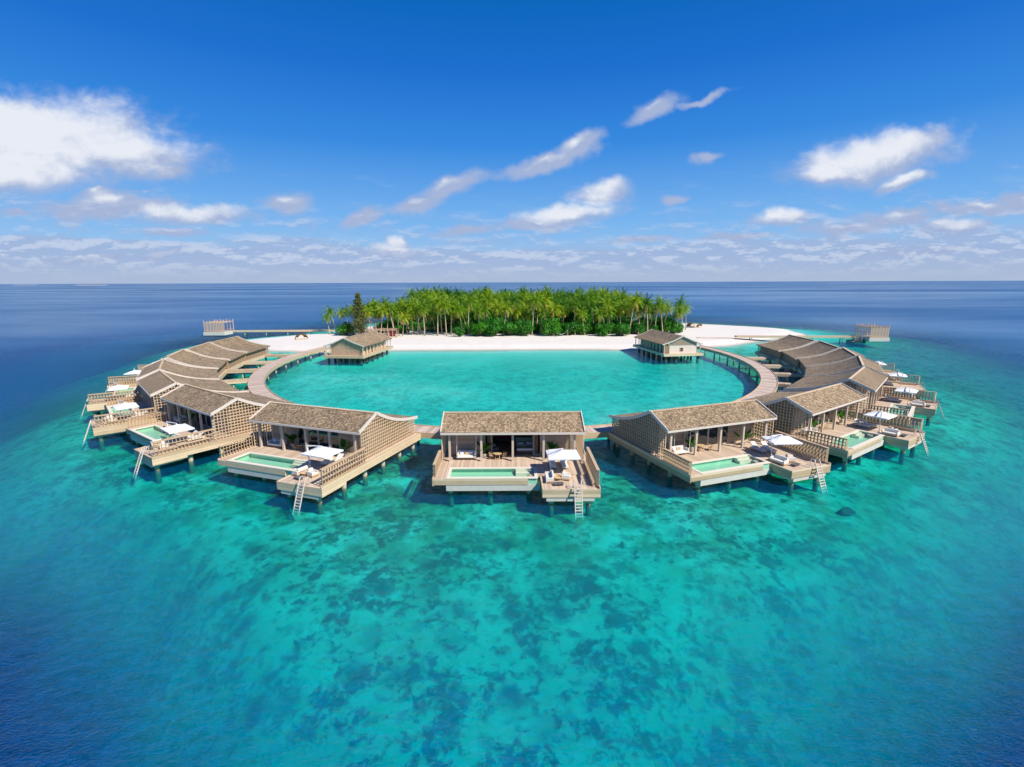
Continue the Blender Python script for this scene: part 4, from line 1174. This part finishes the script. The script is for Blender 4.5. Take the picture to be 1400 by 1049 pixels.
# front row
fx = [508,523,538,551,566,573,583,597,611,617,632,640,655,664,676,690,729,738,752,772,786,801,817,831,846,858,872,884,895]
for i, px in enumerate(fx):
    y = 198 + rv.uniform(0,7); 
    put(palms[rv.choice([0,2,3,5,0,2,4])], aty(px+rv.uniform(-2,2), y), y, rv.choice([.66,.76,.84,.90,.94]), rv.uniform(0,6.28), 'coconut palm with bare trunk along the beach edge of the grove', 'palm tree', GP)
cnt = 0; placed = []
tries = 0
while cnt < 238 and tries < 9000:
    tries += 1
    y = 205 + 115*rv.random()**1.35; xx = rv.uniform(-66, 68)
    lim_l = -58 - (y-205)*.02; 
    if xx < -54 and y > 225: continue
    if any((xx-a)**2+(y-b)**2 < (13 if y < 240 else 22) for a, b in placed): continue
    placed.append((xx, y)); cnt += 1
    # crown line: lower at the left end, highest in the middle
    px = 700 + xx/y*F
    s = rv.uniform(.70,.97) if y < 235 else rv.uniform(.86,1.02)
    if px < 560: s *= .78 + .0025*max(0, px-500)
    elif px > 860: s *= .84
    s *= 1.0 + max(0, (y-240))*.0008
    put(palms[rv.choice([0,1,1,2,3,4,4,5])], xx, y, s, rv.uniform(0,6.28), 'coconut palm among the dense crowns of the island grove', 'palm tree', GP)
for px, y, sc in ((484,206,.70),(500,207,.72),(514,206,.66),(520,212,.80),(530,206,.70),(544,207,.72),(545,214,.86),(557,208,.78),(560,216,.9),(496,215,.80),(508,217,.84),(533,220,.9)):
    put(palms[rv.choice([0,1,2,3,4])], aty(px, y), y, sc, rv.uniform(0,6.28), 'short coconut palm in the lower left part of the island grove', 'palm tree', GP)
GB = 'broadleaf trees at the beach edge'
bl = [(475,203,1,.75,'round dark green bush left of the tall casuarina tree'),(628,196.5,3,.95,'narrow bright green shrub standing alone on the sand'),
      (655,198,0,1.0,'large bright green tree right of the narrow lone shrub'),(675,199,1,1.05,'wide leafy tree in the middle clump at the beach edge'),
      (697,200,0,1.0,'leafy tree left of the tall bare palm near the middle'),(716,200,1,.9,'leafy tree right under the tall bare palm near the middle'),
      (752,200,1,1.0,'rounded leafy tree left of the hammock'),(775,200,0,.95,'leafy tree with the hammock strung before it'),(792,203,1,.9,'leafy tree right of the hammock'),
      (826,197,0,.92,'rounded tree with a leaning palm trunk before it'),(849,197,0,.92,'rounded tree nearest the roof of the right beach pavilion'),
      (868,204,1,.85,'dark leafy tree just behind the left end of the right pavilion roof'),(908,210,1,1.05,'big leafy tree behind the right beach pavilion'),(922,207,2,1.0,'small leafy tree at the right end of the grove')]
for px, y, k, s, lab in bl:
    put(bushes[k], aty(px, y), y, s, rv.uniform(0,6.28), lab, 'tree', GB)
for i in range(105):
    y = rv.uniform(205, 222) if i % 3 else rv.uniform(216, 262); xx = rv.uniform(-.27, .30)*y
    if xx < -58 or xx > 62: continue
    put(bushes[rv.choice([0,1,2,1])], xx, y, (rv.uniform(.55,.9) if i % 3 else rv.uniform(1.25,1.7)), rv.uniform(0,6.28), 'dark leafy understorey shrub between the palm trunks', 'shrub', 'understorey shrubs in the palm grove')
con = make_conifer(17.2)
x_ = aty(493, 199); con.scale = (1.5,1.5,1.0); con.location = (x_, 199, .8); tag(con, 'tall narrow grey green casuarina tree towering behind the left pavilion', 'tree')
def hammock():
    xa, xb, y = aty(757,197.5), aty(776,197.5), 197.5
    r = empty('hammock', ((xa+xb)/2, y, .9)); L = (xb-xa)/2; m = MB(); n = 14
    pr = None
    for k in range(n+1):
        t = -1+2*k/n; z = .7+1.9*t*t; w = .75*(1-t*t*.9)
        q = ((L*t,-w,z+.15*(1-t*t)),(L*t,0,z-.12),(L*t,w,z+.15*(1-t*t)))
        if pr: m.quad(pr[0],q[0],q[1],pr[1]); m.quad(pr[1],q[1],q[2],pr[2])
        pr = q
    m.build('bed', M['white'], r, True)
    f = MB(); f.beam((-L,0,-.2),(-L,0,2.8),.14); f.beam((L,0,-.2),(L,0,2.8),.14); f.build('posts', M['postpink'], r)
    tag(r, 'white hammock slung between posts at the beach edge', 'hammock')
hammock()

# ------------------------------------------------------------------ far overwater villas beyond the grove and islets on the horizon
def far_villa():
    r = empty('distant_villa'); b = MB(); b.box(-4,4,-4,4,1.6,4.3); b.build('wall', M['wall'], r)
    d = MB(); d.box(-5,5,-5,5,1.3,1.6)
    d.build('deck', M['deck'], r)
    for x in (-4.2,4.0):
        for y in (-4.2,4.0):
            s = MB(); s.box(x,x+.3,y,y+.3,-3,1.3); s.build('stilt', M['stilt'], r)
    f = MB(); e, z0, z1 = 5.2, 4.2, 8.0
    c = [(-e,-e,z0),(e,-e,z0),(e,e,z0),(-e,e,z0)]
    for k in range(4): f.tri(c[k], c[(k+1)%4], (0,0,z1))
    f.quad(*c[::-1]); f.build('roof', M['roofdark'], r)
    return r
M['roofdark'] = simple('dark_thatch', (.10,.075,.065), .9, .3, .6)
fv = far_villa(); index_kids()
for k in range(20):
    px = 735 + k*7.2; y = 515 + 12*math.sin(k*.25)
    o = fv if k == 0 else copy_tree(fv)
    o.location = (aty(px, y), y, 0); o.rotation_euler = (0,0,k*.05); tag(o, 'tiny dark roofed villa in the row beyond the palm grove', 'villa', 'distant villas beyond the grove')
structure(straight_bridge((20,524),(145,524),3,'long distant jetty linking the row of dark roofed villas','jetty',nst=14,cat='jetty')) if False else straight_bridge((20,524),(145,524),3,'long distant jetty linking the row of dark roofed villas','jetty',nst=14,cat='jetty')
def islet(px, D, L, h, label):
    rr = random.Random(int(px)); x = aty(px, D)
    r = empty('distant_islet', (x, D, 0)); m = MB(); n = 28
    ring = [(L/2*math.cos(2*PI*k/n), L*.2*math.sin(2*PI*k/n)) for k in range(n)]
    for k in range(n):
        a, b = ring[k], ring[(k+1)%n]
        m.quad((*a,-.5),(*b,-.5),(b[0]*.93,b[1]*.93,2.2),(a[0]*.93,a[1]*.93,2.2)); m.tri((a[0]*.93,a[1]*.93,2.2),(b[0]*.93,b[1]*.93,2.2),(0,0,2.6))
    m.build('sand', M['isletsand'], r)
    f = MB()
    for k in range(500):
        t = rr.uniform(-1,1); p = Vector((t*L*.40, rr.uniform(-1,1)*L*.1, rr.uniform(2,2+h*(1-t*t*.8)))); s = rr.uniform(3,6)
        f.quad(p+Vector((-s,0,-s*.5)),p+Vector((s,.5,-s*.5)),p+Vector((s,0,s*.5)),p+Vector((-s,-.5,s*.5)))
    f.build('trees', M['isletgreen'], r); structure(r)
    return r
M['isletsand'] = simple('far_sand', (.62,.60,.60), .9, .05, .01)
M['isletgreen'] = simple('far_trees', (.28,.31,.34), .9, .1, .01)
islet(138, 6500, 420, 5, ''); islet(50, 9000, 420, 4, '')

def coral_head(px, py, s, label):
    x, y = atz(px, py, -1); rr = random.Random(int(px)); m = MB(); n, k2 = 18, 7
    rad = [1+.35*rr.uniform(-1,1) for _ in range(n)]
    def q(i, j):
        t = PI/2*j/k2; i %= n; w = math.cos(t)*rad[i]*(1+.12*math.sin(5*t+i)); a = 2*PI*i/n
        return (1.9*s*w*math.cos(a), .8*s*w*math.sin(a), math.sin(t)*.75*(1+.1*math.sin(i*2.3)))
    for j in range(k2):
        for i in range(n): m.quad(q(i,j), q(i+1,j), q(i+1,j+1), q(i,j+1))
    o = m.build('coral_rock', M['rock'], None, True); o.location = (x, y, -1.75); tag(o, label, 'rock', None)
M['rock'] = simple('coral_rock_surface', (.12,.13,.07), .9, .5, 1.6)
coral_head(1158, 694, .42, 'long dark submerged coral rock off the first villa right of the middle')
# ------------------------------------------------------------------ sun and sky
SUN = Vector((1.0, -.70, 1.22)).normalized()
sun = bpy.data.lights.new('sun', 'SUN'); sun.energy = 4.6; sun.angle = R(.5); sun.color = (1, .94, .84)
so = bpy.data.objects.new('sun', sun); col.objects.link(so); so.rotation_mode = 'QUATERNION'; so.rotation_quaternion = SUN.to_track_quat('Z', 'Y')
W = bpy.data.worlds.new('World'); scene.world = W; W.use_nodes = True
nt = NT(W.node_tree); bg = W.node_tree.nodes['Background']; bg.inputs['Strength'].default_value = .1
sky = nt.n.new('ShaderNodeTexSky'); sky.sky_type = 'NISHITA'; sky.sun_disc = False
sky.sun_elevation = math.asin(SUN.z); sky.sun_rotation = math.atan2(SUN.x, SUN.y); sky.altitude = 0
sky.air_density = 1.0; sky.dust_density = .3; sky.ozone_density = 2.5
tc = nt.node('ShaderNodeTexCoord').outputs['Generated']
sp = nt.n.new('ShaderNodeSeparateXYZ'); nt.link(tc, sp.inputs[0])
elev = nt.math('ARCSINE', nt.math('MAXIMUM', nt.math('MINIMUM', sp.outputs[2], 1.0), -1.0))
grad = nt.ramp(nt.math('DIVIDE', nt.math('MAXIMUM', elev, 0.0), R(90)),
    [(0.0,(.40,.48,.65)),(.04,(.225,.43,.70)),(.075,(.14,.36,.70)),(.155,(.028,.205,.61)),(.228,(.007,.130,.51)),(.29,(.0,.106,.415)),(.5,(.001,.06,.30)),(1.0,(.001,.04,.20))])
skyc = nt.mix(.97, sky.outputs[0], nt.vmath('MULTIPLY', grad, (10,10,10)))
# clouds, laid out by direction
yy_ = nt.math('MAXIMUM', sp.outputs[1], .02)
cb = nt.n.new('ShaderNodeCombineXYZ'); nt.link(nt.math('DIVIDE', sp.outputs[0], yy_), cb.inputs[0]); nt.link(nt.math('DIVIDE', sp.outputs[2], yy_), cb.inputs[1])
uvc = cb.outputs[0]
def vec_noise(scale, det, amp, off):
    n = nt.n.new('ShaderNodeTexNoise'); nt.link(nt.vmath('ADD', uvc, off), n.inputs['Vector'])
    n.inputs['Scale'].default_value = scale; n.inputs['Detail'].default_value = det
    return nt.vmath('MULTIPLY', nt.vmath('SUBTRACT', n.outputs['Color'], (.5,.5,.5)), (amp, amp*.7, 0))
uvd = nt.vmath('ADD', uvc, nt.vmath('ADD', vec_noise(6, 5, .06, (3,1,0)), vec_noise(24, 5, .035, (0,7,0))))
clouds = [(50,195,150,50,0,1.25,1),(170,212,100,30,-4,1.15,1),(10,160,60,30,0,1.1,1),(20,235,120,26,0,1.15,1),(235,235,34,12,5,.72,0),(130,268,30,9,0,.7,0),
 (150,285,95,17,0,.9,0),(265,297,95,14,2,1.0,1),(385,278,38,14,5,.8,0),(230,320,60,8,0,.7,0),(20,286,30,9,0,.6,0),
 (545,347,34,8,0,1.2,1),(551,336,13,10,0,1.25,1),(745,222,74,11,14,.85,0),(790,202,34,14,25,.95,0),(615,258,50,12,20,.85,0),(570,282,38,12,10,.8,0),(495,300,34,12,15,.8,0),
 (822,265,42,18,12,1.05,1),(775,294,80,15,10,1.0,1),(735,310,60,9,4,.8,0),(900,152,38,13,25,.72,0),(958,138,46,6,18,.62,0),(968,215,32,9,8,.55,0),
 (1195,218,96,28,8,1.2,1),(1130,236,44,14,0,1.15,1),(1255,200,52,22,10,1.0,0),(1235,250,40,9,12,.85,1),(925,272,26,8,0,.6,0),
 (1062,300,44,12,3,1.0,1),(1160,310,76,11,3,.85,0),(1225,298,60,12,0,.85,0),(1305,312,50,10,2,.95,1),(1345,285,90,11,2,.75,0),(1400,275,50,10,0,.7,0),
 (880,328,70,6,2,.65,0),(1010,325,60,6,0,.65,0),(640,320,50,6,2,.6,0),(1250,345,90,7,0,.7,0),(120,355,60,6,3,.9,1),(215,352,30,5,5,.85,1)]
tot = None; wht = None
for px, py, a, b, rot, amp, br in clouds:
    d = ray(px, py); c = (d[0]/d[1], d[2]/d[1], 0)
    v = nt.vmath('SUBTRACT', uvd, c)
    if rot:
        rn = nt.n.new('ShaderNodeVectorRotate'); rn.rotation_type = 'Z_AXIS'; nt.link(v, rn.inputs['Vector']); rn.inputs['Angle'].default_value = R(-rot); v = rn.outputs[0]
    l = nt.vmath('LENGTH', nt.vmath('MULTIPLY', v, (F/a, F/b, 0)))
    g = nt.math('SUBTRACT', amp + (.30 if amp < 1 else .06), l)
    tot = g if tot is None else nt.math('MAXIMUM', tot, g)
    if True:
        v2 = nt.vmath('SUBTRACT', v, (0, b*.42/F, 0)); l2 = nt.vmath('LENGTH', nt.vmath('MULTIPLY', v2, (F/a, F/b, 0)))
        g2 = nt.math('SUBTRACT', amp - (0 if br else .42), l2); wht = g2 if wht is None else nt.math('MAXIMUM', wht, g2)
det = nt.noise(nt.scalevec(uvc, (1,1.6,1)), 16, 7, .62, .25)
tot = nt.math('ADD', tot, nt.math('MULTIPLY', nt.math('SUBTRACT', det, .5), 1.15))
mask = nt.smooth(tot, -.18, .72, 0, .97)
det2 = nt.noise(nt.vmath('ADD', nt.scalevec(uvc, (1,1.8,1)), (5,5,0)), 11, 6, .6, .3)
whf = nt.smooth(nt.math('ADD', wht, nt.math('MULTIPLY', nt.math('SUBTRACT', det2, .5), 1.9)), -.05, .75)
ccol = nt.mix(whf, (3.1,3.8,5.6), (6.7,6.95,7.5))
c1 = nt.mix(mask, skyc, ccol)
# thin streaks and the low bank along the horizon
st = nt.noise(nt.scalevec(nt.vmath('ADD', uvc, (2,0,0)), (1,7,1)), 5.5, 7, .6, .4)
eln = nt.math('DIVIDE', elev, R(1.0))
wb = nt.math('MULTIPLY', nt.smooth(eln, 2.0, 5.5, 1, 0), .62)
bank = nt.smooth(nt.math('ADD', nt.math('SUBTRACT', st, .62), wb), -.08, .26, 0, .78)
st2 = nt.noise(nt.scalevec(nt.vmath('ADD', uvc, (9,3,0)), (1,3.6,1)), 11, 8, .68, .15)
mid = nt.math('MULTIPLY', nt.smooth(st2, .42, .74, 0, .70), nt.math('MULTIPLY', nt.smooth(eln, 1.5, 3), nt.smooth(eln, 5.0, 9.0, 1, 0)))
bank = nt.math('MAXIMUM', bank, mid)
bank = nt.math('MULTIPLY', bank, nt.smooth(eln, 7.5, 12, 1, 0))
stb = nt.noise(nt.scalevec(nt.vmath('ADD', uvc, (9,3.010,0)), (1,3.6,1)), 11, 8, .68, .15)
bcol = nt.mix(nt.smooth(nt.math('SUBTRACT', st2, stb), -.02, .10), (2.9,3.7,5.6), (4.7,5.2,6.5))
bcol = nt.mix(nt.smooth(eln, .3, 2.6, .9, 0), bcol, (3.15,3.9,5.35))
bank = nt.math('MAXIMUM', bank, nt.smooth(eln, .1, 1.6, .75, 0))
c2 = nt.mix(bank, c1, bcol)
nt.link(c2, bg.inputs['Color'])

scene.view_settings.view_transform = 'Standard'; scene.view_settings.look = 'None'; scene.view_settings.exposure = .3; scene.view_settings.gamma = 1
scene.render.engine = 'CYCLES'
cy = scene.cycles; cy.max_bounces = 7; cy.transparent_max_bounces = 12; cy.volume_bounces = 0; cy.diffuse_bounces = 2; cy.glossy_bounces = 3
cy.sample_clamp_indirect = 4; cy.use_denoising = True; cy.caustics_reflective = False; cy.caustics_refractive = False
W.cycles.sampling_method = 'AUTOMATIC'
